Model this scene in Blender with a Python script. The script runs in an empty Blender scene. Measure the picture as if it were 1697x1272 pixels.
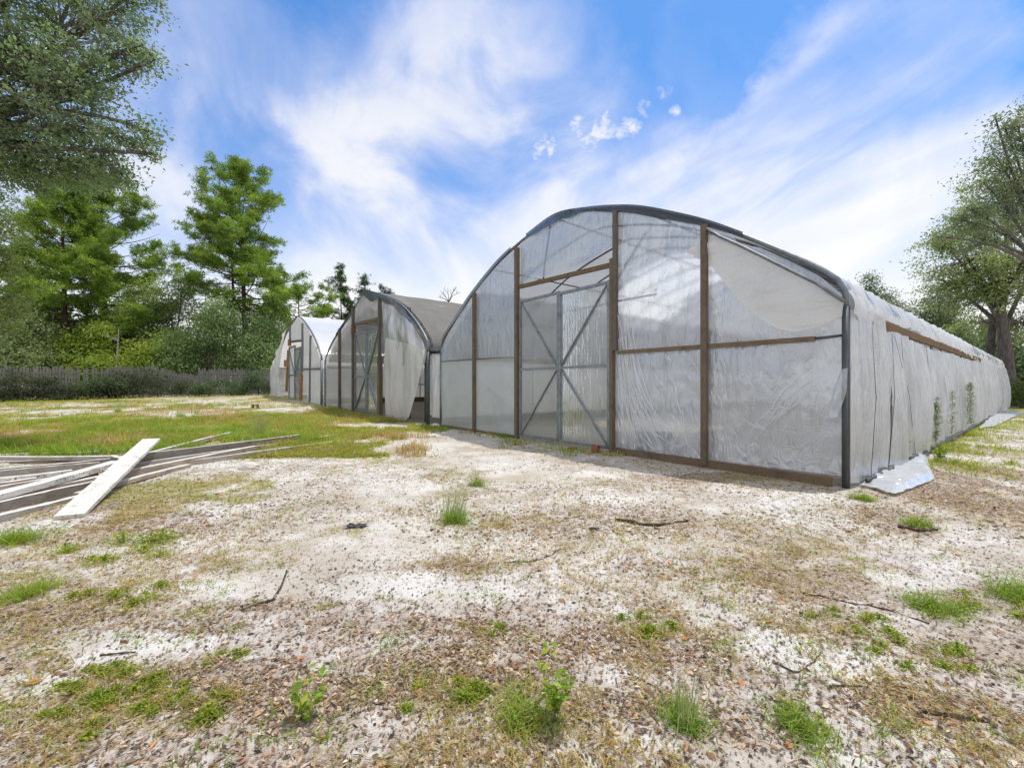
import bpy, math, random
import numpy as np
from mathutils import Vector

scene = bpy.context.scene
col = scene.collection
R = math.radians
rng = np.random.default_rng(7)
random.seed(7)

# ------------------------------------------------------------------ measured camera (pixels of the 1697 x 1272 photograph)
F, CX, CY, CAMH = 712.0, 848.5, 639.0, 1.25
AL = math.atan((CX - 280) / F)
U = np.array([-math.sin(AL), math.cos(AL)])      # along the greenhouse fronts, to the left
V = np.array([math.cos(AL), math.sin(AL)])       # along the greenhouse length, away from the yard
CORNER = np.array([4.10, 5.266])


def smooth(a, b, x):
    t = np.clip((np.asarray(x, float) - a) / (b - a), 0, 1)
    return t * t * (3 - 2 * t)


def hsh(ix, iy, seed):
    v = np.sin(ix * 127.1 + iy * 311.7 + seed * 74.7) * 43758.5453
    return v - np.floor(v)


def vnoise(x, y, seed=0):
    x = np.asarray(x, float); y = np.asarray(y, float)
    ix = np.floor(x); iy = np.floor(y)
    fx = x - ix; fy = y - iy
    fx = fx * fx * (3 - 2 * fx); fy = fy * fy * (3 - 2 * fy)
    a = hsh(ix, iy, seed); b = hsh(ix + 1, iy, seed)
    c = hsh(ix, iy + 1, seed); d = hsh(ix + 1, iy + 1, seed)
    return (a * (1 - fx) + b * fx) * (1 - fy) + (c * (1 - fx) + d * fx) * fy


def fbm(x, y, seed=0, o=4):
    s = 0; a = 0.5; t = 0
    for i in range(o):
        s = s + a * vnoise(np.asarray(x) * 2 ** i + 3.1 * i, np.asarray(y) * 2 ** i - 1.7 * i, seed + i)
        t += a; a *= 0.5
    return s / t


def ground_base(x, y):
    x = np.asarray(x, float); y = np.asarray(y, float)
    return 0.5 * smooth(13, 36, y) * (1 - smooth(-4, 6, x))


def ground_h(x, y):
    x = np.asarray(x, float); y = np.asarray(y, float)
    s = (x - CORNER[0]) * U[0] + (y - CORNER[1]) * U[1]
    t = (x - CORNER[0]) * V[0] + (y - CORNER[1]) * V[1]
    near = smooth(-0.2, 0.9, -t) + smooth(0.2, 1.0, -s) * 0.7
    near = np.clip(near, 0.15, 1)
    b = (fbm(x * 0.9, y * 0.9, 11, 3) - 0.5) * 0.11 + (fbm(x * 4, y * 4, 21, 3) - 0.5) * 0.035
    b = b + (vnoise(x * 14, y * 14, 31) - 0.5) * 0.010
    return ground_base(x, y) + b * near


def at(px, py, g=0.0):
    """point of the ground (or of height g) seen at a pixel"""
    Y = F * (CAMH - g) / (py - CY)
    return np.array([(px - CX) / F * Y, Y])


def atY(px, py, Y):
    return np.array([(px - CX) / F * Y, Y, CAMH + (CY - py) / F * Y])


# ------------------------------------------------------------------ object helpers
def tag(o, label=None, cat=None, group=None, kind=None):
    if label: o['label'] = label
    if cat: o['category'] = cat
    if group: o['group'] = group
    if kind: o['kind'] = kind
    return o


def thing(name, label, cat, loc=(0, 0, 0), rz=0.0, group=None):
    o = bpy.data.objects.new(name, None)
    o.empty_display_size = 0.2
    col.objects.link(o)
    o.location = loc; o.rotation_euler = (0, 0, rz)
    return tag(o, label, cat, group)


class MB:
    """mesh builder: quads / tris / ngons with optional point colours"""
    def __init__(self):
        self.v = []; self.f = []; self.n = 0; self.c = []

    def add(self, verts, faces, color=None):
        verts = np.asarray(verts, float).reshape(-1, 3)
        b = self.n
        self.v.append(verts)
        for f in faces: self.f.append([b + i for i in f])
        self.n += len(verts)
        if color is not None:
            self.c.append(np.tile(np.array(color, float), (len(verts), 1)))
        elif self.c:
            self.c.append(np.ones((len(verts), 3)))

    def box(self, c, sx, sy, sz, X=(1, 0, 0), Y=(0, 1, 0), Z=(0, 0, 1), color=None):
        c = np.array(c, float); X = np.array(X, float) * sx / 2; Y = np.array(Y, float) * sy / 2; Z = np.array(Z, float) * sz / 2
        p = [c + a * X + b * Y + d * Z for d in (-1, 1) for b in (-1, 1) for a in (-1, 1)]
        self.add(p, [(0, 2, 3, 1), (4, 5, 7, 6), (0, 1, 5, 4), (2, 6, 7, 3), (0, 4, 6, 2), (1, 3, 7, 5)], color)

    def beam(self, p0, p1, w, h, up=(0, 0, 1), color=None):
        p0 = np.array(p0, float); p1 = np.array(p1, float)
        d = p1 - p0; L = np.linalg.norm(d); d /= L
        up = np.array(up, float)
        if abs(np.dot(up, d)) > 0.95: up = np.array([0, 1, 0.0])
        side = np.cross(d, up); side /= np.linalg.norm(side)
        upv = np.cross(side, d)
        self.box((p0 + p1) / 2, L, w, h, d, side, upv, color)

    def tube(self, pts, r, n=6, cap=True, color=None):
        pts = np.asarray(pts, float)
        rr = np.full(len(pts), r) if np.isscalar(r) else np.asarray(r, float)
        tang = np.gradient(pts, axis=0)
        tang /= np.linalg.norm(tang, axis=1)[:, None] + 1e-9
        ref = np.array([0.31, 0.17, 0.94])
        if abs(np.dot(ref, tang[0])) > 0.9: ref = np.array([0.95, 0.2, 0.1])
        rings = []
        for i in range(len(pts)):
            a = np.cross(tang[i], ref); a /= np.linalg.norm(a) + 1e-9
            b = np.cross(tang[i], a)
            th = np.arange(n) * 2 * math.pi / n
            rings.append(pts[i] + rr[i] * (np.cos(th)[:, None] * a + np.sin(th)[:, None] * b))
        vs = np.concatenate(rings)
        fs = []
        for i in range(len(pts) - 1):
            for k in range(n):
                fs.append((i * n + k, i * n + (k + 1) % n, (i + 1) * n + (k + 1) % n, (i + 1) * n + k))
        if cap:
            fs.append(tuple(range(n))[::-1]); fs.append(tuple((len(pts) - 1) * n + k for k in range(n)))
        self.add(vs, fs, color)

    def grid(self, P, color=None, keep=None):
        """P: array (a, b, 3)"""
        a, b = P.shape[:2]
        fs = []
        for i in range(a - 1):
            for j in range(b - 1):
                if keep is None or keep[i, j]:
                    fs.append((i * b + j, (i + 1) * b + j, (i + 1) * b + j + 1, i * b + j + 1))
        self.add(P.reshape(-1, 3), fs, color)

    def build(self, name, mat, parent=None, smooth_=False):
        me = bpy.data.meshes.new(name)
        v = np.concatenate(self.v)
        me.from_pydata(v.tolist(), [], self.f)
        if self.c:
            ca = me.color_attributes.new('Col', 'FLOAT_COLOR', 'POINT')
            c = np.concatenate(self.c)
            ca.data.foreach_set('color', np.concatenate([c, np.ones((len(c), 1))], 1).ravel())
        if smooth_: me.polygons.foreach_set('use_smooth', [True] * len(me.polygons))
        me.materials.append(mat)
        me.update()
        o = bpy.data.objects.new(name, me)
        col.objects.link(o)
        if parent is not None: o.parent = parent
        return o


class QB:
    """fast builder for very many loose quads"""
    def __init__(self): self.v = []; self.c = []

    def add(self, q, c):
        self.v.append(q.reshape(-1, 3)); self.c.append(np.repeat(c, 4, axis=0))

    def build(self, name, mat, parent=None):
        v = np.concatenate(self.v).astype(np.float32); c = np.concatenate(self.c).astype(np.float32)
        if parent is not None: v = v - np.array(parent.location, dtype=np.float32)
        n = len(v)
        me = bpy.data.meshes.new(name)
        me.vertices.add(n); me.vertices.foreach_set('co', v.ravel())
        me.loops.add(n); me.loops.foreach_set('vertex_index', np.arange(n, dtype=np.int32))
        me.polygons.add(n // 4)
        me.polygons.foreach_set('loop_start', np.arange(0, n, 4, dtype=np.int32))
        me.update(calc_edges=True)
        me.validate()
        ca = me.color_attributes.new('Col', 'FLOAT_COLOR', 'POINT')
        ca.data.foreach_set('color', np.concatenate([c, np.ones((n, 1), np.float32)], 1).ravel())
        me.materials.append(mat)
        o = bpy.data.objects.new(name, me)
        col.objects.link(o)
        if parent is not None: o.parent = parent
        return o


def merge(o, extra):
    """melt a mesh of folds into the film it belongs to"""
    import bmesh
    bm = bmesh.new(); bm.from_mesh(o.data); n = len(bm.faces); bm.from_mesh(extra.data); bm.faces.ensure_lookup_table()
    for f in bm.faces[n:]: f.material_index = 1
    bm.to_mesh(o.data); bm.free(); o.data.materials.append(extra.data.materials[0])
    me = extra.data; bpy.data.objects.remove(extra); bpy.data.meshes.remove(me)


def unit(a): return a / (np.linalg.norm(a, axis=-1, keepdims=True) + 1e-9)


def leaf_quads(c, d, nrm, L, W):
    """diamond leaves: c centre (n,3), d direction, nrm normal"""
    side = unit(np.cross(d, nrm))
    L = np.asarray(L)[:, None]; W = np.asarray(W)[:, None]
    lift = unit(np.cross(side, d))
    return np.stack([c - d * L / 2, c - d * L * 0.05 + side * W / 2 + lift * W * 0.18, c + d * L / 2, c - d * L * 0.05 - side * W / 2 + lift * W * 0.18], 1)


def blades(base, direc, L, W, bend):
    """grass blades: two quads each"""
    n = len(base)
    side = unit(np.cross(direc, np.array([0.0, 0, 1.0]) + rng.normal(0, .2, (n, 3))))
    L = L[:, None]; W = W[:, None]; bend = bend[:, None]
    out = unit(np.concatenate([direc[:, :2], np.zeros((n, 1))], 1) + 1e-6)
    m = base + direc * L * 0.55
    t = base + direc * L * 0.85 + out * L * bend - np.array([0, 0, 1.0]) * L * bend * 0.35
    q1 = np.stack([base - side * W / 2, base + side * W / 2, m + side * W * .38, m - side * W * .38], 1)
    q2 = np.stack([m - side * W * .38, m + side * W * .38, t + side * W * .06, t - side * W * .06], 1)
    return q1, q2


# ------------------------------------------------------------------ material helpers
class NT:
    def __init__(self, name):
        self.m = bpy.data.materials.new(name); self.m.use_nodes = True
        self.t = self.m.node_tree; self.t.nodes.clear()
        self.out = self.n('ShaderNodeOutputMaterial')

    def n(self, kind, **kw):
        x = self.t.nodes.new(kind)
        for k, v in kw.items():
            if k == 'inp':
                for a, b in v.items(): self.set(x.inputs[a], b)
            else: setattr(x, k, v)
        return x

    def set(self, sock, val):
        if isinstance(val, bpy.types.NodeSocket): self.t.links.new(val, sock)
        else:
            if isinstance(val, (tuple, list)) and sock.type == 'RGBA' and len(val) == 3: val = (*val, 1)
            sock.default_value = val

    def coord(self, which='Object', scale=(1, 1, 1), rot=(0, 0, 0)):
        tc = self.n('ShaderNodeTexCoord')
        return self.n('ShaderNodeMapping', inp={'Vector': tc.outputs[which], 'Scale': scale, 'Rotation': rot}).outputs[0]

    def noise(self, vec, scale, detail=4, rough=.55, dist=0.0):
        return self.n('ShaderNodeTexNoise', inp={'Vector': vec, 'Scale': scale, 'Detail': detail, 'Roughness': rough, 'Distortion': dist}).outputs['Fac']

    def ramp(self, fac, a, b, lo=0.0, hi=1.0):
        return self.n('ShaderNodeMapRange', interpolation_type='SMOOTHSTEP', inp={'Value': fac, 'From Min': a, 'From Max': b, 'To Min': lo, 'To Max': hi}).outputs[0]

    def math(self, op, a, b=0.5):
        return self.n('ShaderNodeMath', operation=op, use_clamp=False, inp={0: a, 1: b}).outputs[0]

    def mix(self, fac, a, b, blend='MIX'):
        x = self.n('ShaderNodeMix', data_type='RGBA', blend_type=blend)
        self.set(x.inputs[0], fac); self.set(x.inputs[6], a); self.set(x.inputs[7], b)
        return x.outputs[2]

    def attr(self, name='Col'):
        return self.n('ShaderNodeAttribute', attribute_name=name).outputs['Color']

    def bump(self, h, strength=.3, dist=.02):
        return self.n('ShaderNodeBump', inp={'Height': h, 'Strength': strength, 'Distance': dist}).outputs[0]

    def mixsh(self, fac, a, b):
        return self.n('ShaderNodeMixShader', inp={0: fac, 1: a, 2: b}).outputs[0]

    def done(self, sh):
        self.t.links.new(sh, self.out.inputs['Surface']); return self.m


def mat_leaf(name, tr=.35, spec=.25, sat=1.0):
    t = NT(name); c = t.attr()
    p = t.n('ShaderNodeBsdfPrincipled', inp={'Base Color': c, 'Roughness': .5, 'Specular IOR Level': spec}).outputs[0]
    hs = t.n('ShaderNodeHueSaturation', inp={'Color': c, 'Saturation': 1.1, 'Value': 1.6, 'Hue': .485}).outputs[0]
    q = t.n('ShaderNodeBsdfTranslucent', inp={'Color': hs}).outputs[0]
    return t.done(t.mixsh(tr, p, q))


def mat_bark(name, a, b, sc=8.0):
    t = NT(name); co = t.coord('Object', (1, 1, .25))
    f = t.noise(co, sc, 6, .65)
    c = t.mix(t.ramp(f, .3, .7), a, b)
    return t.done(t.n('ShaderNodeBsdfPrincipled', inp={'Base Color': c, 'Roughness': .9, 'Specular IOR Level': .2, 'Normal': t.bump(f, .8, .05)}).outputs[0])


def mat_wood(name, a, b, dark, stretch=(1.5, 14, 14), dirt=.5, specks=0.0, rough=.8):
    """weathered timber, grain along local x"""
    t = NT(name); co = t.coord('Object', stretch); co2 = t.coord('Object')
    g = t.noise(co, 6, 6, .7, .6)
    c = t.mix(t.ramp(g, .3, .7), a, b)
    d = t.ramp(t.noise(co2, 3.5, 5, .6), .5, .72)
    c = t.mix(t.math('MULTIPLY', d, dirt), c, dark)
    if specks:
        s = t.ramp(t.noise(co2, 38, 3, .6), .57, .62)
        s = t.math('MULTIPLY', s, t.ramp(t.noise(co2, 3.0, 3), .42, .56))
        c = t.mix(t.math('MULTIPLY', s, specks), c, (.04, .035, .03))
    return t.done(t.n('ShaderNodeBsdfPrincipled', inp={'Base Color': c, 'Roughness': rough, 'Specular IOR Level': .25, 'Normal': t.bump(g, .4, .01)}).outputs[0])


def mat_metal(name, c, rough=.45, metallic=.6):
    t = NT(name); co = t.coord('Object')
    f = t.noise(co, 9, 5, .6)
    cc = t.mix(t.ramp(f, .35, .75), c, tuple(x * .55 + .02 for x in c))
    return t.done(t.n('ShaderNodeBsdfPrincipled', inp={'Base Color': cc, 'Roughness': rough, 'Metallic': metallic}).outputs[0])


def mat_film(name, opacity=.55, blur=.6, fres=.8, colr=(.82, .84, .85), trans=.5, crease=.5, gloss=.12, dirty=.3, streak=False, crease_scale=1.0, wr=1.0, vfold=0.0, bumpd=.03):
    """polyethylene film: part clear, part milky, creased, soiled towards nothing in particular"""
    t = NT(name); co = t.coord('Object')
    big = t.noise(co, .9, 4, .55)
    fine = t.noise(co, 26, 3, .6)
    op = t.math('ADD', opacity, t.math('MULTIPLY', t.math('SUBTRACT', big, .5), .35))
    op = t.math('ADD', op, t.math('MULTIPLY', t.math('SUBTRACT', fine, .5), .18))
    hgt = t.math('ADD', t.math('MULTIPLY', big, wr), t.math('MULTIPLY', t.noise(t.coord('Object', (3, 3, 1), (0, .5, 0)), 2.2, 4, .6, 1.2), .5 * wr))
    c = t.mix(t.math('MULTIPLY', t.ramp(t.noise(co, 1.6, 5, .65), .45, .75), dirty), colr, (.42, .40, .36))
    if crease:
        tot = None
        for rot, sc, st in (((0, .35, 0), 1.5, (2.6, 2.6, .5)), ((0, -.6, 0), 1.9, (2.2, 2.2, .6)), ((0, 1.1, 0), 1.3, (1.8, 1.8, .7))):
            cc = t.coord('Object', tuple(s * crease_scale for s in st), rot)
            w = t.n('ShaderNodeTexNoise', inp={'Vector': cc, 'Scale': 1.6, 'Detail': 3, 'Roughness': .6})
            dv = t.n('ShaderNodeVectorMath', operation='SCALE', inp={0: w.outputs['Color'], 'Scale': .5}).outputs[0]
            v2 = t.n('ShaderNodeVectorMath', operation='ADD', inp={0: cc, 1: dv}).outputs[0]
            vo = t.n('ShaderNodeTexVoronoi', feature='DISTANCE_TO_EDGE', inp={'Vector': v2, 'Scale': sc}).outputs['Distance']
            line = t.ramp(vo, .004, .022, 1, 0)
            mask = t.ramp(t.noise(cc, 1.1, 3, .6), .50, .66)
            line = t.math('MULTIPLY', line, mask)
            tot = line if tot is None else t.math('MAXIMUM', tot, line)
        op = t.math('ADD', op, t.math('MULTIPLY', tot, crease * .8))
        c = t.mix(t.math('MULTIPLY', tot, crease), c, (.95, .95, .95))
        hgt = t.math('ADD', hgt, t.math('MULTIPLY', tot, .12))
    if streak:
        s = t.noise(t.coord('Object', (22, 22, .5)), 1.0, 4, .7)
        op = t.math('ADD', op, t.math('MULTIPLY', t.math('SUBTRACT', s, .5), .7))
    if vfold:
        vf = t.noise(t.coord('Object', (1, 1, .07)), 7.5, 5, .6, .4)
        vf2 = t.noise(t.coord('Object', (1, 1, .22)), 2.6, 4, .6, .8)
        hgt = t.math('ADD', hgt, t.math('MULTIPLY', t.math('ADD', vf, t.math('MULTIPLY', vf2, 2.2)), vfold))
        c = t.mix(t.math('MULTIPLY', t.ramp(t.noise(t.coord('Object', (1, 1, .12)), 3.0, 5, .65), .48, .72), .45), c, (.46, .45, .42))
    op = t.n('ShaderNodeClamp', inp={'Value': op, 'Min': .03, 'Max': .97}).outputs[0]
    nrm = t.bump(hgt, .5, bumpd)
    d = t.n('ShaderNodeBsdfDiffuse', inp={'Color': c, 'Normal': nrm}).outputs[0]
    q = t.n('ShaderNodeBsdfTranslucent', inp={'Color': c, 'Normal': nrm}).outputs[0]
    body = t.mixsh(trans, d, q)
    g = t.n('ShaderNodeBsdfGlossy', inp={'Color': (.88, .93, 1.0), 'Roughness': .17, 'Normal': nrm}).outputs[0]
    fr = t.n('ShaderNodeFresnel', inp={'IOR': 1.4, 'Normal': nrm}).outputs[0]
    clear = t.n('ShaderNodeBsdfTransparent', inp={'Color': (.95, .96, .96)}).outputs[0]
    soft = t.n('ShaderNodeBsdfRefraction', inp={'Color': (.93, .94, .95), 'Roughness': .48, 'IOR': 1.03, 'Normal': nrm}).outputs[0]
    through = t.mixsh(blur, clear, soft) if blur else clear
    sh = t.mixsh(op, through, body)
    sh = t.mixsh(t.math('MINIMUM', t.math('ADD', t.math('MULTIPLY', fr, fres), gloss * .3), .6), sh, g)
    return t.done(sh)


M = {}
M['film_front'] = mat_film('clear_film', .56, .90, 1.4, (.60, .67, .76), .5, .75, .65, .22, wr=2.2, bumpd=.07)
M['film_front_left'] = mat_film('hazy_film', .50, .85, 1.3, (.56, .64, .73), .55, .25, .50, .2, wr=2.0, bumpd=.06)
M['film_upper'] = mat_film('clear_upper_film', .21, .90, 1.5, (.62, .69, .77), .5, .6, .65, .15, wr=2.0, bumpd=.06)
M['film_low_left'] = mat_film('milky_film', .62, .8, .8, (.80, .87, .87), .6, .15, .1, .3)
M['film_drape'] = mat_film('white_film', .95, 0, .5, (.94, .94, .93), .55, .25, .1, .1)
M['film_roof'] = mat_film('roof_film', .85, 0, .8, (.46, .48, .51), .42, .2, .12, .3)
M['film_side'] = mat_film('curtain_film', .76, .7, .9, (.86, .87, .865), .5, .35, .40, .45, vfold=1.3, bumpd=.08)
M['film_ground'] = mat_film('fallen_film', .97, 0, .5, (.88, .88, .88), .3, .5, .1, .15)
M['film_white'] = mat_film('white_roof_film', .96, 0, .3, (.92, .92, .90), .4, .0, .05, .05)
M['film_h2'] = mat_film('gable_film', .62, .5, .35, (.80, .81, .82), .6, .3, .12, .2)
M['film_h3'] = mat_film('far_gable_film', .88, 0, .5, (.80, .81, .82), .5, .1, .1, .1)
M['door_panel'] = mat_film('ribbed_panel', .40, .55, .8, (.56, .60, .58), .5, 0, .12, .25, True)
M['shade'] = mat_film('shade_cloth', .95, 0, 0, (.215, .21, .20), .15, 0, .0, .3)
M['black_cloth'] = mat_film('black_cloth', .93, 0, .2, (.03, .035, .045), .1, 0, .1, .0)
M['shade_light'] = mat_film('thin_shade_cloth', .72, 0, 0, (.17, .18, .20), .3, 0, .0, .2)
M['crease'] = mat_film('film_crease', .80, 0, .6, (.93, .93, .93), .45, 0, .1, 0)
M['pipe'] = mat_metal('galvanised_pipe', (.20, .22, .24), .45, .55)
M['pipe_dark'] = mat_metal('dark_pipe', (.085, .095, .105), .5, .4)
M['door_metal'] = mat_metal('door_steel', (.26, .29, .31), .45, .6)
M['post'] = mat_wood('post_timber', (.185, .145, .10), (.115, .088, .062), (.06, .048, .035), (14, 14, 1.5))
M['post_grey'] = mat_wood('grey_post_timber', (.16, .14, .12), (.10, .085, .07), (.05, .045, .04), (14, 14, 1.5))
M['rail'] = mat_wood('rail_timber', (.19, .14, .09), (.11, .08, .05), (.05, .035, .02))
M['orange_post'] = mat_wood('treated_timber', (.31, .17, .075), (.22, .12, .055), (.12, .06, .03), (14, 14, 1.5))
M['base'] = mat_wood('base_timber', (.21, .155, .10), (.12, .085, .055), (.05, .04, .03))
M['hip'] = mat_wood('hip_timber', (.20, .125, .058), (.13, .08, .035), (.12, .07, .03), (14, 1.5, 14))
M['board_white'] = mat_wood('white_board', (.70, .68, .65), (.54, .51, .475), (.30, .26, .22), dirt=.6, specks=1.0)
M['board_top'] = mat_wood('sunlit_bleached_board', (.74, .72, .69), (.56, .53, .49), (.40, .34, .29), dirt=.45, specks=.5)  # bleached timber for top faces, with the sun on them put into the colour
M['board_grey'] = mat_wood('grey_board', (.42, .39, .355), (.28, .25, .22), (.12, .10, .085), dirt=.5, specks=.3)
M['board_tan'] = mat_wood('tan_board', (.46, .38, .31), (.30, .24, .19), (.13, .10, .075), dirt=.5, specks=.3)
M['board_dark'] = mat_wood('shaded_brown_board', (.27, .24, .21), (.17, .145, .125), (.07, .06, .05), dirt=.5)  # brown timber for sides, darkened to carry their shade
M['fence'] = mat_wood('fence_timber', (.27, .268, .25), (.125, .12, .108), (.07, .065, .06), (14, 14, 1.0), dirt=.5)
M['leaf'] = mat_leaf('oak_foliage', .45)
M['needle'] = mat_leaf('pine_foliage', .35, .15)
M['grass'] = mat_leaf('grass_blades', .4, .15)
M['litter'] = mat_leaf('dead_leaves', .12, .1)
M['bark'] = mat_bark('oak_bark', (.17, .155, .14), (.065, .057, .05))
M['bark_pine'] = mat_bark('pine_bark', (.10, .065, .045), (.035, .025, .02), 5)
M['bark_pale'] = mat_bark('pale_bark', (.42, .39, .36), (.25, .22, .2))
M['twig'] = mat_bark('twig_bark', (.12, .085, .06), (.05, .036, .028), 20)
t = NT('terracotta'); f_ = t.noise(t.coord('Object'), 18, 4)
M['terracotta'] = t.done(t.n('ShaderNodeBsdfPrincipled', inp={'Base Color': t.mix(f_, (.36, .11, .06), (.17, .05, .03)), 'Roughness': .75}).outputs[0])
t = NT('dark_plastic'); f_ = t.noise(t.coord('Object'), 12, 4)
M['dark_plastic'] = t.done(t.n('ShaderNodeBsdfPrincipled', inp={'Base Color': t.mix(f_, (.02, .02, .025), (.06, .055, .06)), 'Roughness': .5}).outputs[0])
t = NT('string'); M['string'] = t.done(t.n('ShaderNodeBsdfPrincipled', inp={'Base Color': (.10, .095, .09), 'Roughness': .8}).outputs[0])
t = NT('pale_stone'); f_ = t.noise(t.coord('Object'), 25, 4)
M['stone'] = t.done(t.n('ShaderNodeBsdfPrincipled', inp={'Base Color': t.mix(f_, (.7, .68, .64), (.45, .42, .4)), 'Roughness': .9}).outputs[0])

# ------------------------------------------------------------------ where grass / litter lies (world ellipses read off the photo)
GRASS = []    # x, y, rx, ry, density, kind   kinds: 0 green, 1 dry, 2 tall green
def gp(px, py, rx, ry, d, k):
    c = at(px, py); a = at(px, max(py - ry, CY + 12)); b = at(px, py + ry)
    GRASS.append((c[0], (a[1] + b[1]) / 2, rx * c[1] / F, max((a[1] - b[1]) / 2, .08), d, k))
for a in ((60, 672, 160, 8, .8, 0), (260, 672, 130, 7, .7, 1), (420, 668, 110, 8, .6, 1), (40, 705, 120, 16, .8, 0), (200, 712, 130, 12, .8, 1), (130, 728, 170, 14, .8, 0), (330, 712, 120, 22, .8, 1), (420, 712, 90, 18, 1, 2), (400, 698, 110, 10, .7, 1), (490, 706, 70, 18, .8, 1), (530, 720, 60, 14, .7, 0), (500, 738, 90, 14, .8, 0), (430, 752, 80, 12, .7, 1), (560, 745, 40, 14, .6, 1), (250, 742, 110, 8, .8, 0), (60, 738, 110, 7, .5, 0), (20, 772, 60, 8, .5, 0),
          (190, 820, 60, 22, .8, 0), (120, 800, 50, 8, .8, 0), (60, 860, 60, 14, .6, 1), (230, 850, 70, 24, .8, 1), (280, 820, 60, 20, .8, 0), (330, 800, 80, 20, .6, 1), (350, 828, 70, 12, .8, 0), (410, 808, 40, 14, .7, 0), (20, 895, 40, 26, .9, 0), (60, 890, 50, 30, .6, 1), (100, 900, 60, 18, .5, 1), (170, 880, 60, 14, .5, 1), (40, 975, 50, 22, .7, 1), (30, 945, 40, 14, .6, 0), (190, 965, 40, 24, .6, 1), (340, 935, 35, 18, .5, 1), (355, 925, 20, 14, .5, 0), (60, 1070, 60, 20, .3, 1),
          (640, 725, 50, 8, .5, 1), (690, 712, 60, 6, .8, 0), (620, 695, 70, 7, .9, 0), (560, 684, 50, 6, .8, 0), (570, 700, 60, 8, .6, 1), (840, 722, 40, 6, .9, 0), (800, 716, 40, 5, .6, 1), (880, 735, 60, 8, .7, 0), (960, 748, 60, 8, .6, 0), (1040, 760, 70, 8, .7, 1), (1120, 772, 80, 9, .7, 1), (1230, 790, 90, 10, .7, 1), (1330, 806, 70, 10, .6, 1), (650, 760, 60, 12, .5, 1), (580, 775, 50, 14, .4, 1), (770, 790, 60, 18, .6, 1), (740, 780, 40, 14, .5, 0), (830, 770, 40, 10, .4, 1), (830, 870, 30, 14, .6, 1), (900, 860, 24, 10, .6, 1), (960, 830, 60, 14, .4, 1), (1210, 870, 70, 24, .6, 1), (1240, 850, 60, 16, .5, 1), (1360, 910, 50, 18, .5, 1), (1460, 880, 60, 14, .5, 1), (1380, 850, 40, 12, .5, 1), (1545, 895, 40, 10, .6, 1), (1620, 745, 60, 14, .7, 0), (1680, 700, 50, 14, 1, 0), (1590, 720, 40, 10, .8, 0), (1550, 742, 30, 8, .9, 0), (1690, 780, 40, 14, .6, 1), (1480, 900, 50, 10, .4, 1), (1690, 890, 40, 16, .5, 1),
          (770, 950, 40, 12, .4, 1), (800, 935, 60, 10, .4, 1), (640, 960, 25, 8, .6, 0), (560, 880, 20, 8, .5, 1), (580, 890, 14, 6, .7, 0), (545, 995, 25, 12, .5, 0), (970, 940, 25, 8, .5, 1), (990, 905, 20, 8, .4, 0), (1430, 960, 50, 12, .5, 1), (1420, 1030, 40, 12, .5, 1), (1300, 1030, 40, 10, .3, 1), (1520, 1050, 50, 16, .5, 1), (1560, 1080, 40, 12, .5, 0), (1340, 1100, 30, 16, .35, 0), (1330, 1150, 40, 16, .3, 1), (1690, 1030, 30, 16, .5, 1), (1690, 1100, 30, 16, .4, 1), (620, 1140, 20, 12, .3, 1), (860, 1170, 30, 18, .4, 1), (1150, 1130, 40, 18, .35, 0), (1390, 1150, 26, 14, .3, 1), (760, 1060, 25, 12, .3, 1), (880, 1050, 20, 12, .4, 0), (700, 1120, 30, 20, .3, 0), (190, 1150, 60, 26, .4, 0), (330, 1190, 60, 20, .5, 0), (800, 1085, 30, 10, .4, 0)):
    gp(*a)
LITTER = []
def lp(px, py, rx, ry, d):
    c = at(px, py); a = at(px, max(py - ry, CY + 12)); b = at(px, py + ry)
    LITTER.append((c[0], (a[1] + b[1]) / 2, rx * c[1] / F, max((a[1] - b[1]) / 2, .08), d))
for a in ((300, 660, 200, 6, .8), (100, 760, 90, 10, .5), (90, 1010, 130, 30, .6), (330, 1110, 200, 30, .7), (500, 1150, 250, 40, .8), (800, 1110, 220, 40, .7), (700, 1040, 200, 28, .6), (1050, 1080, 150, 40, .6), (1340, 965, 120, 30, .8), (1250, 910, 100, 24, .6), (1600, 830, 90, 40, .9), (1560, 790, 60, 20, .8), (1480, 860, 90, 18, .6), (1650, 780, 60, 14, .6), (1550, 1180, 160, 40, .6), (1400, 1060, 140, 26, .5), (1200, 1190, 200, 40, .5), (300, 1030, 120, 10, .6), (370, 985, 50, 8, .6), (430, 1000, 70, 10, .7), (760, 940, 60, 14, .6), (1000, 870, 200, 30, .4), (850, 810, 200, 30, .3), (600, 800, 100, 16, .3), (1090, 960, 100, 20, .4), (250, 870, 140, 20, .5), (150, 840, 150, 14, .5), (1180, 790, 200, 10, .6)):
    lp(*a)
SAND = []
def sp(px, py, rx, ry, d):
    c = at(px, py); a = at(px, max(py - ry, CY + 12)); b = at(px, py + ry)
    SAND.append((c[0], (a[1] + b[1]) / 2, rx * c[1] / F, max((a[1] - b[1]) / 2, .08), d))
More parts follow.
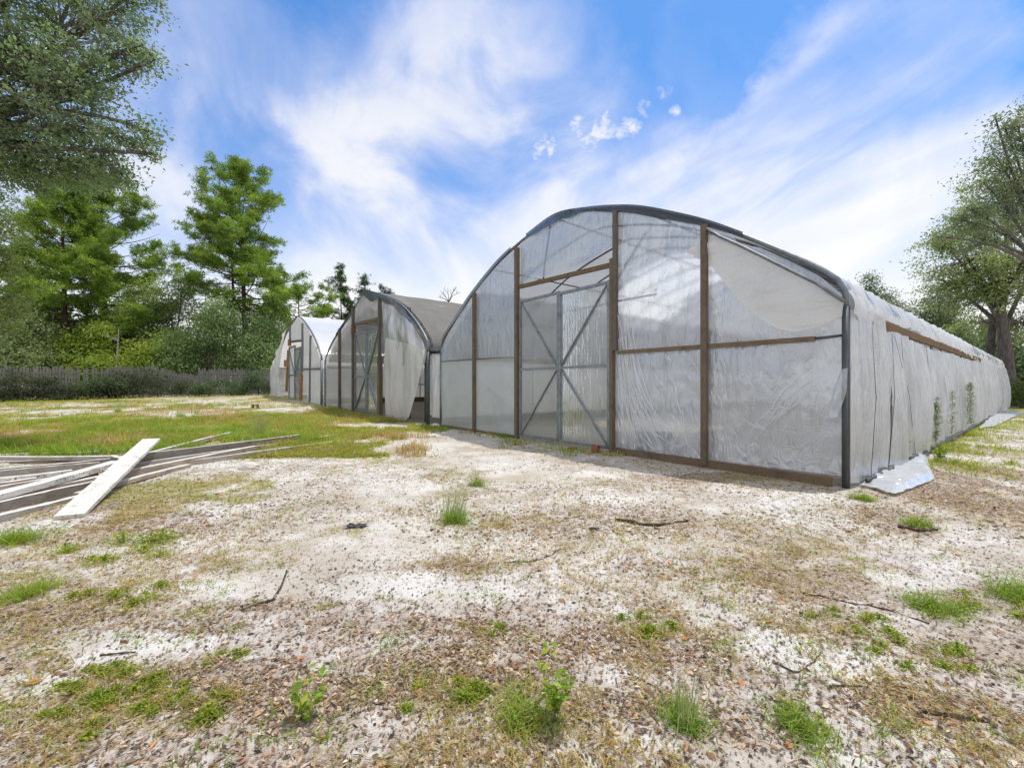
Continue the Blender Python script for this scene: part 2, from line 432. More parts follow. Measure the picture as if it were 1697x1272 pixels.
for a in ((80, 686, 45, 4, .75), (255, 688, 45, 4, .75), (330, 672, 60, 4, .8), (215, 683, 30, 4, .8), (540, 900, 130, 30, 1), (420, 960, 110, 24, .9), (230, 1050, 120, 22, 1), (60, 1120, 80, 20, .9), (660, 905, 100, 26, .9), (620, 970, 100, 18, .9), (760, 980, 110, 12, .7), (720, 745, 110, 16, .9), (800, 760, 90, 14, .9), (930, 790, 120, 14, .8), (860, 830, 120, 16, .8), (660, 820, 90, 24, .8), (1180, 905, 70, 18, .8), (1190, 1010, 70, 30, 1), (1530, 965, 90, 14, .8), (1660, 750, 40, 12, 1), (1640, 870, 60, 10, .6), (1360, 1110, 100, 30, .7), (1110, 830, 90, 12, .7), (1050, 900, 60, 12, .6), (830, 1090, 60, 14, .5), (1000, 1130, 60, 20, .4), (1280, 1080, 80, 20, .7)):
    sp(*a)


def field(x, y, L, kind=None):
    x = np.asarray(x, float); y = np.asarray(y, float)
    wx = x + (fbm(x * 2.5, y * 2.5, 5, 3) - .5) * .5 * np.minimum(1, y / 6); wy = y + (fbm(x * 2.5, y * 2.5, 9, 3) - .5) * .7 * np.minimum(2, y / 6)
    out = np.zeros_like(x)
    for e in L:
        if kind is not None and e[5] not in kind: continue
        d = ((wx - e[0]) / e[2]) ** 2 + ((wy - e[1]) / e[3]) ** 2
        out = np.maximum(out, e[4] * (1 - smooth(.35, 1.5, d)))
    return out


def st(x, y):
    dx = np.asarray(x, float) - CORNER[0]; dy = np.asarray(y, float) - CORNER[1]
    return dx * U[0] + dy * U[1], dx * V[0] + dy * V[1]


def inside(x, y, m=0.0):
    s, t_ = st(x, y)
    return (s > -m) & (s < 37 + m) & (t_ > -m) & (t_ < 31 + m)


# ------------------------------------------------------------------ ground: one sheet
def axis(fine, step, far, grow=1.16):
    a = list(np.arange(fine[0], fine[1] + 1e-6, step)); d = step
    while a[-1] < far:
        d *= grow; a.append(a[-1] + d)
    d = step
    while a[0] > -far:
        d *= grow; a.insert(0, a[0] - d)
    return np.array(a)
gx = axis((-9, 9), .055, 500); gy = axis((.6, 11.5), .055, 500)
GX, GY = np.meshgrid(gx, gy, indexing='ij')
GZ = ground_h(GX, GY)
gm = bpy.data.meshes.new('ground')
nx, ny = len(gx), len(gy)
idx = np.arange(nx * ny).reshape(nx, ny)
quads = np.stack([idx[:-1, :-1], idx[1:, :-1], idx[1:, 1:], idx[:-1, 1:]], -1).reshape(-1, 4)
gm.vertices.add(nx * ny); gm.vertices.foreach_set('co', np.stack([GX, GY, GZ], -1).astype(np.float32).ravel())
gm.loops.add(quads.size); gm.loops.foreach_set('vertex_index', quads.astype(np.int32).ravel())
gm.polygons.add(len(quads)); gm.polygons.foreach_set('loop_start', np.arange(0, quads.size, 4, dtype=np.int32))
gm.update(calc_edges=True)
gm.polygons.foreach_set('use_smooth', [True] * len(quads))
fx_, fy_ = GX.ravel(), GY.ravel()
gd = field(fx_, fy_, GRASS) * (1 + .5 * (1 - smooth(-2.6, -1.2, fx_)) * smooth(3, 4.5, fy_)) * (.25 + 1.1 * fbm(fx_ * 2.2, fy_ * 2.2, 71, 4)); ld = np.maximum(field(fx_, fy_, LITTER), .42 * (1 - smooth(2.2, 6, fy_)) * (.3 + 1.2 * fbm(fx_ * .9, fy_ * .9, 41, 3))); sd = field(fx_, fy_, SAND)
far_ = smooth(13, 26, fy_)
base_g = np.maximum(.62 * smooth(7, 12, fy_) * (1 - smooth(-5, .5, fx_ + 3 * (fbm(fx_ * .5, fy_ * .5, 19, 3) - .5))), .25 * smooth(12, 20, fy_)) * (-.15 + 1.8 * fbm(fx_ * .7, fy_ * .7, 15, 5)).clip(0, 1.3)
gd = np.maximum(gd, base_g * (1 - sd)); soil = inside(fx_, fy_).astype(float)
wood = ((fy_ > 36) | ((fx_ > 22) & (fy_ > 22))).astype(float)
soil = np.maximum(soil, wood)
ca = gm.color_attributes.new('Col', 'FLOAT_COLOR', 'POINT')
ca.data.foreach_set('color', np.stack([gd, np.clip(ld - sd * .6, 0, 1), soil, sd], -1).astype(np.float32).ravel())

t = NT('sandy_ground')
co = t.coord('Object')
at_ = t.n('ShaderNodeAttribute', attribute_name='Col')
sep = t.n('ShaderNodeSeparateColor', inp={0: at_.outputs['Color']})
n0 = t.noise(co, .8, 7, .7); n1 = t.noise(co, 1.3, 6, .6); n2 = t.noise(co, 9, 6, .65); n3 = t.noise(co, 55, 4, .65); n4 = t.noise(co, 24, 4, .7, .8); n5 = t.noise(co, 130, 2, .6)
sand = t.mix(t.ramp(n1, .35, .7), (.68, .66, .635), (.55, .525, .495))
sand = t.mix(t.math('MULTIPLY', t.ramp(n2, .5, .75), .45), sand, (.50, .455, .41))
sand = t.mix(t.ramp(n0, .42, .62, 0, .85), sand, (.42, .37, .295))
sand = t.mix(t.ramp(n3, .58, .66, 0, .8), sand, (.30, .26, .225))
sand = t.mix(t.ramp(n4, .60, .70, 0, .6), sand, (.24, .195, .155))
sand = t.mix(t.ramp(n5, .60, .66, 0, .55), sand, (.36, .31, .27))
lit = t.mix(t.ramp(n4, .35, .65), (.42, .34, .27), (.22, .155, .11))
lit = t.mix(t.ramp(n3, .52, .62), lit, (.56, .49, .42))
lit = t.mix(t.ramp(n5, .57, .63), lit, (.10, .07, .05))
lf = t.math('MULTIPLY', t.ramp(t.math('ADD', sep.outputs[1], t.math('MULTIPLY', t.math('SUBTRACT', n2, .5), 1.5)), .18, .66), .85)
c = t.mix(lf, sand, lit)
gr = t.mix(t.ramp(n4, .4, .6), (.42, .35, .13), (.26, .29, .06))
gr = t.mix(t.ramp(n2, .45, .65), gr, (.33, .24, .13))
gr = t.mix(t.ramp(n0, .48, .66), gr, (.50, .44, .33))
gf = t.math('MULTIPLY', t.ramp(t.math('ADD', sep.outputs[0], t.math('MULTIPLY', t.math('SUBTRACT', n2, .5), 1.7)), .36, .95), .75)
c = t.mix(gf, c, gr)
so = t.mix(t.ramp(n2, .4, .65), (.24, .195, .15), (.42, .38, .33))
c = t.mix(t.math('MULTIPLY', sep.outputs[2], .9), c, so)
hh = t.math('ADD', t.math('MULTIPLY', n2, .6), t.math('ADD', t.math('MULTIPLY', n3, .35), t.math('MULTIPLY', n4, .5)))
M['ground'] = t.done(t.n('ShaderNodeBsdfPrincipled', inp={'Base Color': c, 'Roughness': .95, 'Specular IOR Level': .1, 'Normal': t.bump(hh, .8, .035)}).outputs[0])
gm.materials.append(M['ground'])
g_o = bpy.data.objects.new('ground', gm); col.objects.link(g_o)
tag(g_o, kind='structure')

# ------------------------------------------------------------------ greenhouses
def fr(px, py, off=0.0):
    """(s, z) on the plane of the greenhouse fronts seen at a pixel"""
    r = (px - CX) / F
    P = CORNER + off * V
    s = (P[0] - r * P[1]) / (r * U[1] - U[0])
    return s, CAMH + (CY - py) / F * (P[1] + s * U[1])


def spline(pts, n):
    """Catmull-Rom through (s, z) points, resampled evenly"""
    p = np.asarray(pts, float)
    q = np.vstack([2 * p[0] - p[1], p, 2 * p[-1] - p[-2]])
    out = []
    for i in range(len(p) - 1):
        a, b, c, d = q[i], q[i + 1], q[i + 2], q[i + 3]
        for tt in np.linspace(0, 1, 12, endpoint=False):
            out.append(.5 * (2 * b + (c - a) * tt + (2 * a - 5 * b + 4 * c - d) * tt ** 2 + (3 * b - a - 3 * c + d) * tt ** 3))
    out.append(p[-1]); out = np.array(out)
    return resample(out, n)


def resample(p, n):
    p = np.asarray(p, float)
    L = np.concatenate([[0], np.cumsum(np.linalg.norm(np.diff(p, axis=0), axis=1))])
    x = np.linspace(0, L[-1], n)
    return np.stack([np.interp(x, L, p[:, k]) for k in range(p.shape[1])], 1)


class House:
    def __init__(self, name, label, s0, z0, arch, L, group):
        self.s0, self.z0, self.L = s0, z0, L
        o = CORNER + U * s0
        self.e = thing(name, label, 'greenhouse', (o[0], o[1], z0), AL - math.pi / 2, group)
        self.arch = spline(arch, 61)

    def P(self, s, t_, z): return np.stack(np.broadcast_arrays(-(np.asarray(s, float) - self.s0), np.asarray(t_, float), np.asarray(z, float) - self.z0), -1)

    def top(self, s):
        a = self.arch[np.argsort(self.arch[:, 0])]
        return np.interp(s, a[:, 0], a[:, 1])

    def film(self, name, mat, lo, hi, t_=-.035, n=(30, 30), amp=.02, seed=1, fr_=(1.2, .8), tmax=-.02, fold=0.0, label=None):
        lo = resample(lo, n[0]); hi = resample(hi, n[0])
        f = np.linspace(0, 1, n[1])[None, :, None]
        sz = lo[:, None, :] * (1 - f) + hi[:, None, :] * f
        S, Z = sz[..., 0], sz[..., 1]
        w = np.minimum(1, np.minimum(f[..., 0], 1 - f[..., 0]) * 6 + .15)
        d = (fbm(S * fr_[0] + seed, Z * fr_[1] - seed, seed, 4) - .5) * 2 * amp * w
        if fold: d = d + fold * np.sin(S * 17 + 5 * fbm(S * 1.4, Z * .5, seed + 3, 2)) * (0.3 + vnoise(S * 2, Z * .7, seed))
        T = np.minimum(t_ + d, tmax) if tmax is not None else t_ + d
        m = MB(); m.grid(self.P(S, T, Z))
        o = m.build(name, mat, self.e, True)
        if label: o['label'] = label
        return o

    def hoops(self, ts, r, mat, front_r=None):
        first = None
        for k, tt in enumerate(ts):
            if k == 0 and front_r:
                m = MB(); m.tube(self.P(self.arch[:, 0], 0.0 * self.arch[:, 0] - .02, self.arch[:, 1] + .0), front_r, 8)
                m.build('end_arch', mat, self.e, True)
                continue
            if first is None:
                a = self.arch.copy()
                a[:, 1] -= .03
                m = MB(); pts = np.vstack([[a[0, 0] + .04 * np.sign(a[-1, 0] - a[0, 0]), self.z0 + .02], a[1:-1], [a[-1, 0] - .04 * np.sign(a[-1, 0] - a[0, 0]), self.z0 + .02]])
                m.tube(self.P(pts[:, 0], 0 * pts[:, 0], pts[:, 1]), r, 6)
                first = m.build('hoop', mat, self.e, True); first.location = (0, tt, 0)
            else:
                o = first.copy(); col.objects.link(o); o.parent = self.e; o.location = (0, tt, 0)

    def purlins(self, fracs, r, mat, L):
        for f in fracs:
            p = self.arch[int(f * 60)]
            m = MB(); m.tube(self.P([p[0]] * 2, [0.02, L], [p[1] - .07] * 2), r, 6); m.build('purlin', mat, self.e, True)

    def roof(self, mat, L, lift=.02, n=90, amp=.03, hole=None, f0=0.0, f1=1.0, seed=3, name='roof_film', t0=-.03):
        a = self.arch[int(f0 * 60):int(f1 * 60) + 1]
        nr = np.gradient(a, axis=0); nr = unit(np.stack([-nr[:, 1], nr[:, 0]], 1))
        if nr[len(nr) // 2, 1] < 0: nr = -nr
        T = np.linspace(t0, L, n)
        A = np.arange(len(a))
        AA, TT = np.meshgrid(A, T, indexing='ij')
        ph = np.abs(np.sin(TT / 1.22 * math.pi))
        d = lift + (fbm(AA * .09, TT * .8, seed, 3) - .45) * amp - ph * amp * .4
        S = a[AA, 0] + nr[AA, 0] * d; Z = a[AA, 1] + nr[AA, 1] * d
        keep = None
        if hole is not None: keep = hole(S[:-1, :-1], TT[:-1, :-1])
        m = MB(); m.grid(self.P(S, TT, Z), keep=keep)
        return m.build(name, mat, self.e, True)

    def beam(self, name, mat, a, b, w, h, up=(0, 0, 1), label=None, parent=None):
        """a, b = (s, t, z)"""
        m = MB(); m.beam(self.P(*a), self.P(*b), w, h, up)
        o = m.build(name, mat, self.e if parent is None else parent)
        if label: o['label'] = label
        return o

    def tube(self, name, mat, pts, r, n=7, parent=None):
        pts = np.array(pts, float)
        m = MB(); m.tube(self.P(pts[:, 0], pts[:, 1], pts[:, 2]), r, n)
        return m.build(name, mat, self.e if parent is None else parent, True)

    def door_leaf(self, s0, s1, z0, z1, zm, t_, diag, mat=None, r=.03):
        """s0 the outer edge, s1 the meeting edge; frame and braces are sub-parts"""
        S, Z = np.meshgrid(np.linspace(s0, s1, 40), np.linspace(z0, z1, 24), indexing='ij')
        T = t_ + .012 + .004 * np.sin(S * 2 * math.pi / .075)
        m = MB(); m.grid(self.P(S, T, Z))
        d = m.build('door', mat or M['door_panel'], self.e, True)
        fm = MB()
        for a, b in (((s0, z0), (s0, z1)), ((s1, z0), (s1, z1))): fm.beam(self.P(a[0], t_, a[1]), self.P(b[0], t_, b[1]), r * 2, r * 1.6, (0, 1, 0))
        sg = np.sign(s1 - s0) * r
        for z in (z0 + r, zm, z1 - r): fm.beam(self.P(s0 + sg, t_, z), self.P(s1 - sg, t_, z), r * 1.6, r * 1.7)
        fm.build('door_frame', M['door_metal'], d)
        for k, (a, b) in enumerate(diag): self.beam('brace', M['door_metal'], (a[0], t_ - .012, a[1]), (b[0], t_ - .012, b[1]), r * .8, r * 1.5, (0, 1, 0), parent=d)
        return d


GROUP = 'plastic film greenhouses'
# ---- the near one
arch1 = [(0, 2.2), (.03, 2.48), (.27, 2.74), (.7, 3.06), (1.29, 3.47), (1.87, 3.83), (2.82, 4.31), (3.46, 4.54), (4.1, 4.71), (5, 4.87)]
arch1 = arch1 + [(10 - s, z) for s, z in arch1[::-1][1:]]
L1 = 29.4
H1 = House('greenhouse', 'largest and nearest plastic greenhouse with a long drooping white side curtain on its right', 0, 0, arch1, L1, GROUP)
H1.hoops([0] + [1.22 * k for k in range(1, 25)], .024, M['pipe'], .034)
H1.purlins((.13, .3, .5, .7, .87), .02, M['pipe'], L1)


def hole1(S, T):
    lo = 4.5 + .35 * np.maximum(0, S - 5.6) ** 1.35 + (vnoise(S * 3, T * 2, 4) - .5) * .3
    return ~((S > 4.2) & (S < 8.75) & (T > lo) & (T < lo + 3.8))
H1.roof(M['film_roof'], L1, hole=hole1, n=120)
H1.roof(M['shade_light'], L1, lift=.07, n=60, f0=.79, f1=1.0, seed=14, name='shade_cloth_strip', t0=.25)
# shade cloth scraps along the front arch
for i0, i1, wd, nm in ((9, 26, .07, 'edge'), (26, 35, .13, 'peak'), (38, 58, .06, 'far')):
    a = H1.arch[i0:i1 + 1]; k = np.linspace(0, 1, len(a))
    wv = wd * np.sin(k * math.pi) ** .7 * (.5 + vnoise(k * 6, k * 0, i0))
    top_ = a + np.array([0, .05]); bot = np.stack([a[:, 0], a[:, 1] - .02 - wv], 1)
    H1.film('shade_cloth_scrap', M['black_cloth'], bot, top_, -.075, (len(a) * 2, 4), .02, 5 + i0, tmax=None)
# corner pipes
H1.tube('corner_pipe', M['pipe_dark'], [(0, -.02, -.02), (0, -.02, 1.2), (0, -.02, 2.22)], .044, 10)
H1.tube('corner_pipe', M['pipe'], [(10, -.02, -.02), (10, -.02, 1.2), (10, -.02, 2.22)], .045, 10)
# posts
H1.beam('post', M['post'], (8.1, -.075, .02), (8.1, -.075, 3.74), .075, .10, (0, 1, 0))
H1.beam('post', M['post'], (6.29, -.075, .0), (6.29, -.075, 4.50), .09, .10, (0, 1, 0))
H1.beam('post', M['post_grey'], (3.42, -.09, 1.9), (3.42, -.09, 4.46), .075, .08, (0, 1, 0), label='grey weathered upper post')
H1.beam('post', M['post'], (3.50, -.075, -.02), (3.50, -.075, 3.6), .065, .10, (0, 1, 0))
H1.beam('post', M['post'], (1.735, -.105, .06), (1.735, -.105, 3.70), .088, .08, (0, 1, 0))
# rails, header, base boards
H1.beam('rail', M['rail'], (9.95, -.01, 1.98), (8.15, -.01, 1.965), .03, .055)
H1.beam('rail', M['rail'], (8.05, -.01, 1.965), (6.36, -.01, 1.91), .03, .055)
H1.beam('rail', M['base'], (3.36, -.09, 1.86), (1.80, -.09, 1.85), .03, .065)
H1.beam('rail', M['base'], (1.67, -.09, 1.85), (.30, -.09, 1.845), .03, .065)
H1.tube('rail_pipe', M['pipe_dark'], [(.3, -.08, 1.85), (.03, -.02, 1.87)], .018)
H1.beam('header', M['rail'], (6.22, -.04, 3.575), (3.47, -.04, 3.50), .06, .085)
H1.beam('base_board', M['base'], (3.44, -.07, .05), (.13, -.07, .05), .05, .13)
H1.beam('base_board', M['base'], (9.9, -.03, .03), (6.36, -.03, .02), .05, .10)
H1.tube('brace', M['pipe'], [(9.95, .04, 2.15), (8.9, .5, 1.5), (7.4, .9, .5)], .016)
H1.tube('brace', M['pipe'], [(5.25, .02, 4.74), (5.75, .25, 3.6)], .02)
H1.tube('brace', M['pipe'], [(4.75, 1.2, 3.1), (3.6, 1.2, 4.4)], .022)
H1.tube('brace', M['pipe'], [(6.1, 1.2, 3.1), (3.4, 1.25, 3.1)], .02)
# doors
H1.door_leaf(6.19, 4.935, .07, 3.25, 1.63, -.05, (((6.15, 3.18), (4.98, 1.68)), ((4.98, 1.58), (6.15, .13))))
H1.door_leaf(3.60, 4.885, .06, 3.22, 1.63, -.05, (((3.64, 3.14), (4.84, 1.68)), ((4.84, 1.58), (3.64, .14))))
# films of the front
px = lambda *q: [fr(a, b) for a, b in q]
H1.film('wall_film', M['film_low_left'], [(9.97, .05), (6.35, .05)], [(9.97, 1.97), (6.35, 1.93)], n=(50, 30), amp=.025, seed=11)
F_LEFT = H1.film('wall_film', M['film_front_left'], [(9.97, 1.99), (8.1, 1.98), (6.33, 1.94)], px((733, 578), (750, 553), (764, 527), (775, 501), (793, 482), (826, 443), (860, 412)), n=(50, 30), amp=.03, seed=12)
ov = [(s, float(H1.top(s)) - .03) for s in np.linspace(6.22, 3.5, 20)]
H1.film('wall_film', M['film_front_left'], [(6.22, 3.62), (5.4, 3.64), (4.6, 3.66), (4.1, 3.74), (3.5, 3.86)], ov, n=(40, 24), amp=.045, seed=13, fr_=(1.6, 2.2))
edge = [(s, float(H1.top(s)) - .04) for s in np.linspace(3.40, 1.72, 16)] + px((1200, 384), (1217, 392), (1226, 405), (1262, 411), (1310, 433), (1360, 458), (1399, 490))
F_RIGHT = H1.film('wall_film', M['film_front'], [(3.46, .10), (1.7, .12), (.03, .14)], [(3.46, 1.87), (1.7, 1.86), (.03, 1.86)], t_=-.03, n=(80, 50), amp=.04, seed=14, fr_=(1.0, .8), tmax=-.01, fold=.003)
F_UP = H1.film('wall_film', M['film_upper'], [(3.46, 1.85), (1.7, 1.84), (.03, 1.84)], edge, t_=-.03, n=(80, 60), amp=.04, seed=24, fr_=(1.0, .8), tmax=-.01, fold=.003)
pxo = lambda *q: [fr(a, b, -.06) for a, b in q]
H1.film('loose_film', M['film_drape'], pxo((1140, 418), (1180, 442), (1200, 466), (1220, 492), (1250, 522), (1290, 545), (1320, 550), (1360, 541), (1396, 524)),
        pxo((1172, 388), (1195, 397), (1218, 404), (1240, 414), (1270, 429), (1300, 444), (1340, 463), (1375, 481), (1399, 497)), t_=-.075, n=(90, 60), amp=.05, seed=15, fr_=(1.1, 5.0), tmax=None, label='white film sagging in loose folds under the arch')
pa = [(s_, -.12, z_) for s_, z_ in pxo((1168, 377), (1195, 393), (1225, 406), (1270, 428), (1310, 448), (1355, 470), (1401, 500))]
H1.tube('arch_pipe', M['pipe'], pa, .022, 8)
H1.film('film_flap', M['film_front_left'], px((1392, 690), (1407, 650), (1409, 610)), px((1375, 692), (1388, 640), (1399, 612)), t_=-.10, n=(14, 8), amp=.05, seed=16, fr_=(5, 5), tmax=None)
# creases: long narrow folds standing off the film
def creases(house, lines, w, t_):
    m = MB()
    for q in lines:
        p = resample(spline(q, 20), 16) if len(q) > 2 else resample(q, 12)
        k = np.linspace(0, 1, len(p)); p = p + np.cumsum(rng.normal(0, .006, p.shape), 0)
        d = unit(np.gradient(p, axis=0)); nrm = np.stack([-d[:, 1], d[:, 0]], 1) * (w * (.3 + .7 * np.sin(k * math.pi)) * rng.uniform(.5, 1.4))[:, None]
        a, b = p - nrm, p + nrm
        m.grid(np.stack([house.P(a[:, 0], t_, a[:, 1]), house.P(p[:, 0], t_ - .012, p[:, 1]), house.P(b[:, 0], t_, b[:, 1])], 1))
    return m.build('film_creases', M['crease'], house.e, True)


ln = []
for k in range(26):      # fan running down from the door post
    z0 = rng.uniform(1.2, 3.0); s0 = 3.38 - rng.random() ** 2 * .25; s1 = s0 - rng.uniform(.15, 1.1) * (1.0 if z0 < 2.3 else .7); z1 = rng.uniform(.12, .55)
    ln.append([(s0, z0), (s0 - (s0 - s1) * .35, z0 + (z1 - z0) * rng.uniform(.45, .6)), (s1, z1)])
for k in range(12):      # slanting folds in the lower right corner
    s0 = rng.uniform(.1, .7); z0 = rng.uniform(.5, 1.5); L_ = rng.uniform(.4, 1.0)
    ln.append([(s0, z0), (s0 + L_ * .5, z0 - L_ * rng.uniform(.4, .6)), (s0 + L_ * .85, max(.15, z0 - L_ * rng.uniform(.8, 1.1)))])
for k in range(30):      # short kinks
    s0 = rng.uniform(.2, 3.2); z0 = rng.uniform(.2, 1.0) if k < 22 else rng.uniform(1.0, 3.0); a = rng.normal(.2, .6); L_ = rng.uniform(.1, .4)
    ln.append([(s0, z0), (s0 - L_ * .5 * math.cos(a), z0 + L_ * .5 * math.sin(a) + rng.normal(0, .03)), (max(.1, s0 - L_ * math.cos(a)), max(.14, z0 + L_ * math.sin(a)))])
lo_ = [q for q in ln if max(z for _, z in q) < 1.87]; hi_ = [q for q in ln if max(z for _, z in q) >= 1.87]
merge(F_RIGHT, creases(H1, lo_, .006, -.066)); merge(F_UP, creases(H1, hi_, .005, -.066))
ln = []
for k in range(16):
    s0 = rng.uniform(6.5, 9.8); z0 = rng.uniform(.1, 3.2); a = rng.normal(0, .5); L_ = rng.uniform(.2, .9)
    q = [(s0, z0), (s0 + L_ * .5 * math.cos(a), z0 + L_ * .5 * math.sin(a) * .5), (s0 + L_ * math.cos(a), z0 + L_ * math.sin(a) * .5)]
    if all(6.5 < s_ < 9.9 and .1 < z_ < float(H1.top(s_)) - .25 for s_, z_ in q): ln.append(q)
# right side: curtain, eave scraps, hip board
def side_sheet(name, mat, s_off, t0, t1, zlo, zhi, nt, nz, amp, seed, flare=.0, parent=None, house=H1, sgn=-1, bulge=.0, wrap=False):
    T = np.linspace(t0, t1, nt)[:, None]; f = np.linspace(0, 1, nz)[None, :]
    zl = zlo(T) if callable(zlo) else zlo; zh = zhi(T) if callable(zhi) else zhi
    Z = zl * (1 - f) + zh * f
    w = T * 1.0 + .18 * Z * (vnoise(T * .5, T * 0, seed + 7) - .5)
    d = amp * (fbm(w * 3.2, Z * .45, seed, 4) - .5) * 2 + amp * .6 * np.sin(w * 9 + 3 * vnoise(w * 1.3, Z * .4, seed + 1)) * vnoise(w * .6, Z * .3, seed + 2)
    d = d + flare * (1 - f) ** 2 + .05 * np.sin(f * math.pi)
    d = d + (bulge * np.abs(np.sin(T / 1.22 * math.pi)) * np.sin(f * math.pi) if bulge else 0)
    if wrap: d = d * smooth(t0, t0 + .35, T) - .03 * (1 - smooth(t0, t0 + .25, T))
    T2 = T + .05 * (fbm(T * 1.5, Z * 1.2, seed + 9, 2) - .5)
    m = MB(); m.grid(house.P(s_off + sgn * (d + .03), T2 + 0 * Z, Z + 0 * T))
    return m.build(name, mat, house.e, True)


side_sheet('side_curtain', M['film_side'], -.02, -.06, 1.62, .05, lambda T: 2.17 + .03 * np.sin(T * 5), 90, 40, .07, 21, .03, wrap=True)
side_sheet('side_curtain', M['film_side'], -.02, 1.50, L1, lambda T: .06 + .10 * vnoise(T * .7, T * 0, 3), lambda T: 2.06 - .06 * np.sin(np.clip((T - 2) / 12, 0, 1) * math.pi) + .02 * np.sin(T * .9) + .12 * smooth(13, 18, T), 900, 44, .075, 23, .12, bulge=.07)
H1.beam('hip_board', M['hip'], (-.02, 1.3, 2.14), (-.02, 17.5, 2.14), .05, .13)
m = MB()
def rag(T, k): return 2.27 - .07 * vnoise(T * 1.7, T * 0, k) - .04 * vnoise(T * 4, T * 0, k + 1) - .13 * smooth(8, 15, T)
side_sheet('eave_film', M['film_drape'], .10, .15, L1, lambda T: rag(T, 31), 2.60, 1100, 10, .05, 33, .12)
side_sheet('eave_film', M['film_drape'], .02, .0, 1.4, lambda T: 2.03 + .12 * vnoise(T * 5, T * 0, 8), 2.42, 40, 8, .05, 35, .05)
H1.tube('hem_pipe', M['pipe_dark'], [(-.14, .3, .07), (-.2, 8, .10), (-.17, 15, .08), (-.2, L1, .09)], .03)
for k, (t0, t1) in enumerate(((.22, .62), (1.15, 1.75), (2.1, 2.35), (3.0, 1.9), (4.4, 4.5))):
    H1.tube('curtain_cord', M['string'], [(-.19, t0, .12), (-.20, (t0 + t1) / 2, 1.1), (-.12, t1, 2.0)], .0035, 4)
H1.beam('brace', M['pipe'], (-.02, 1.7, 1.6), (-.02, 3.6, .2), .03, .03)
# left side, and the end far off
side_sheet('side_film', M['film_white'], 10.0, 0.1, L1, .28, 1.86, 140, 10, .03, 41, 0, sgn=1)
H1.beam('hip_board', M['hip'], (9.98, .3, 2.12), (9.98, L1, 2.12), .05, .16)
H1.beam('base_board', M['base'], (9.97, .1, .14), (9.97, L1, .14), .05, .26)
be = [(s, float(H1.top(s)) - .03) for s in np.linspace(9.95, .05, 40)]
H1.film('end_film', M['film_white'], [(9.95, .1), (.05, .1)], be, t_=L1, n=(40, 12), amp=.05, seed=43, tmax=None)
for s in (9, 5.9, 3.9, 1.2): H1.beam('post', M['post_grey'], (s, L1 - .1, 0), (s, L1 - .1, float(H1.top(s)) - .05), .1, .1, (0, 1, 0))

# ---- the middle one
arch2 = [(10.85, 2.3), (10.86, 2.62), (11.28, 3.07), (11.9, 3.55), (12.77, 4.08), (14.0, 4.58), (15.26, 4.95), (16.0, 5.14), (16.5, 5.18), (17.52, 4.84), (18.49, 4.44), (20.29, 3.80), (21.4, 3.3), (22.2, 2.8), (22.3, 2.5)]
L2 = 29.0
H2 = House('greenhouse', 'middle greenhouse with grey shade cloth roof and torn film hanging beside its double door', 10.85, .04, arch2, L2, GROUP)
H2.hoops([0] + [1.8 * k for k in range(1, 16)], .026, M['pipe'], .045)
H2.purlins((.3, .5, .7), .02, M['pipe'], L2)
H2.roof(M['shade'], L2, seed=8, n=80, amp=.06, f0=.0, f1=1.0, name='shade_cloth_roof', t0=.15)
a = H2.arch[4:32]; k = np.linspace(0, 1, len(a))
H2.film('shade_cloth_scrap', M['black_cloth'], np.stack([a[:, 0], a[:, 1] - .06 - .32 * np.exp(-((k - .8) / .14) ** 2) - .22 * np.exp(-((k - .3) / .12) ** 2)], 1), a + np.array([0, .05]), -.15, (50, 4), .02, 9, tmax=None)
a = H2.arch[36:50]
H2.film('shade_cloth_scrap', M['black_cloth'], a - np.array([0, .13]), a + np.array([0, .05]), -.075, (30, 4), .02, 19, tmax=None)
H2.tube('corner_pipe', M['pipe_dark'], [(10.85, -.02, -.02), (10.85, -.02, 1.2), (10.85, -.02, 2.34)], .06, 10)
H2.tube('corner_pipe', M['pipe_dark'], [(22.35, -.02, .18), (22.35, -.02, 1.2), (22.35, -.02, 2.6)], .06, 10)
H2.beam('post', M['post_grey'], (14.72, -.09, 2.1), (14.72, -.09, 4.75), .12, .10, (0, 1, 0), label='grey weathered upper post')
H2.beam('post', M['post'], (14.72, -.07, .0), (14.72, -.07, 2.4), .20, .14, (0, 1, 0), label='brown lower post beside the torn film')
H2.beam('post', M['post_grey'], (17.80, -.08, .1), (17.80, -.08, 4.7), .14, .12, (0, 1, 0))
H2.beam('post', M['post_grey'], (19.75, -.08, .15), (19.75, -.08, 3.98), .14, .12, (0, 1, 0))
H2.beam('post', M['post_grey'], (12.55, .12, .1), (12.55, .12, 4.0), .12, .10, (0, 1, 0))
H2.tube('post_pipe', M['pipe_dark'], [(11.22, .08, .05), (11.22, .08, 2.2)], .035)
H2.beam('rail', M['post_grey'], (22.2, .02, 2.2), (17.9, .02, 2.06), .05, .10)
H2.beam('rail', M['rail'], (14.6, .06, 2.02), (10.95, .06, 2.06), .06, .16)
H2.tube('rail_pipe', M['pipe'], [(14.6, 1.2, 1.3), (10.9, 1.2, 1.3)], .02)
H2.beam('header', M['rail'], (17.7, -.04, 3.97), (14.85, -.04, 3.88), .07, .12)
H2.beam('header', M['rail'], (17.72, -.10, 3.95), (17.72, -.10, 3.5), .12, .18, (0, 1, 0))
dl = (((17.55, 3.45), (16.33, 1.72)), ((16.33, 1.58), (17.55, .25)))
H2.door_leaf(17.60, 16.27, .16, 3.56, 1.65, -.05, dl, r=.045)
H2.door_leaf(14.85, 16.17, .06, 3.50, 1.65, -.05, (((14.9, 3.4), (16.1, 1.72)), ((16.1, 1.58), (14.9, .14))), r=.045)
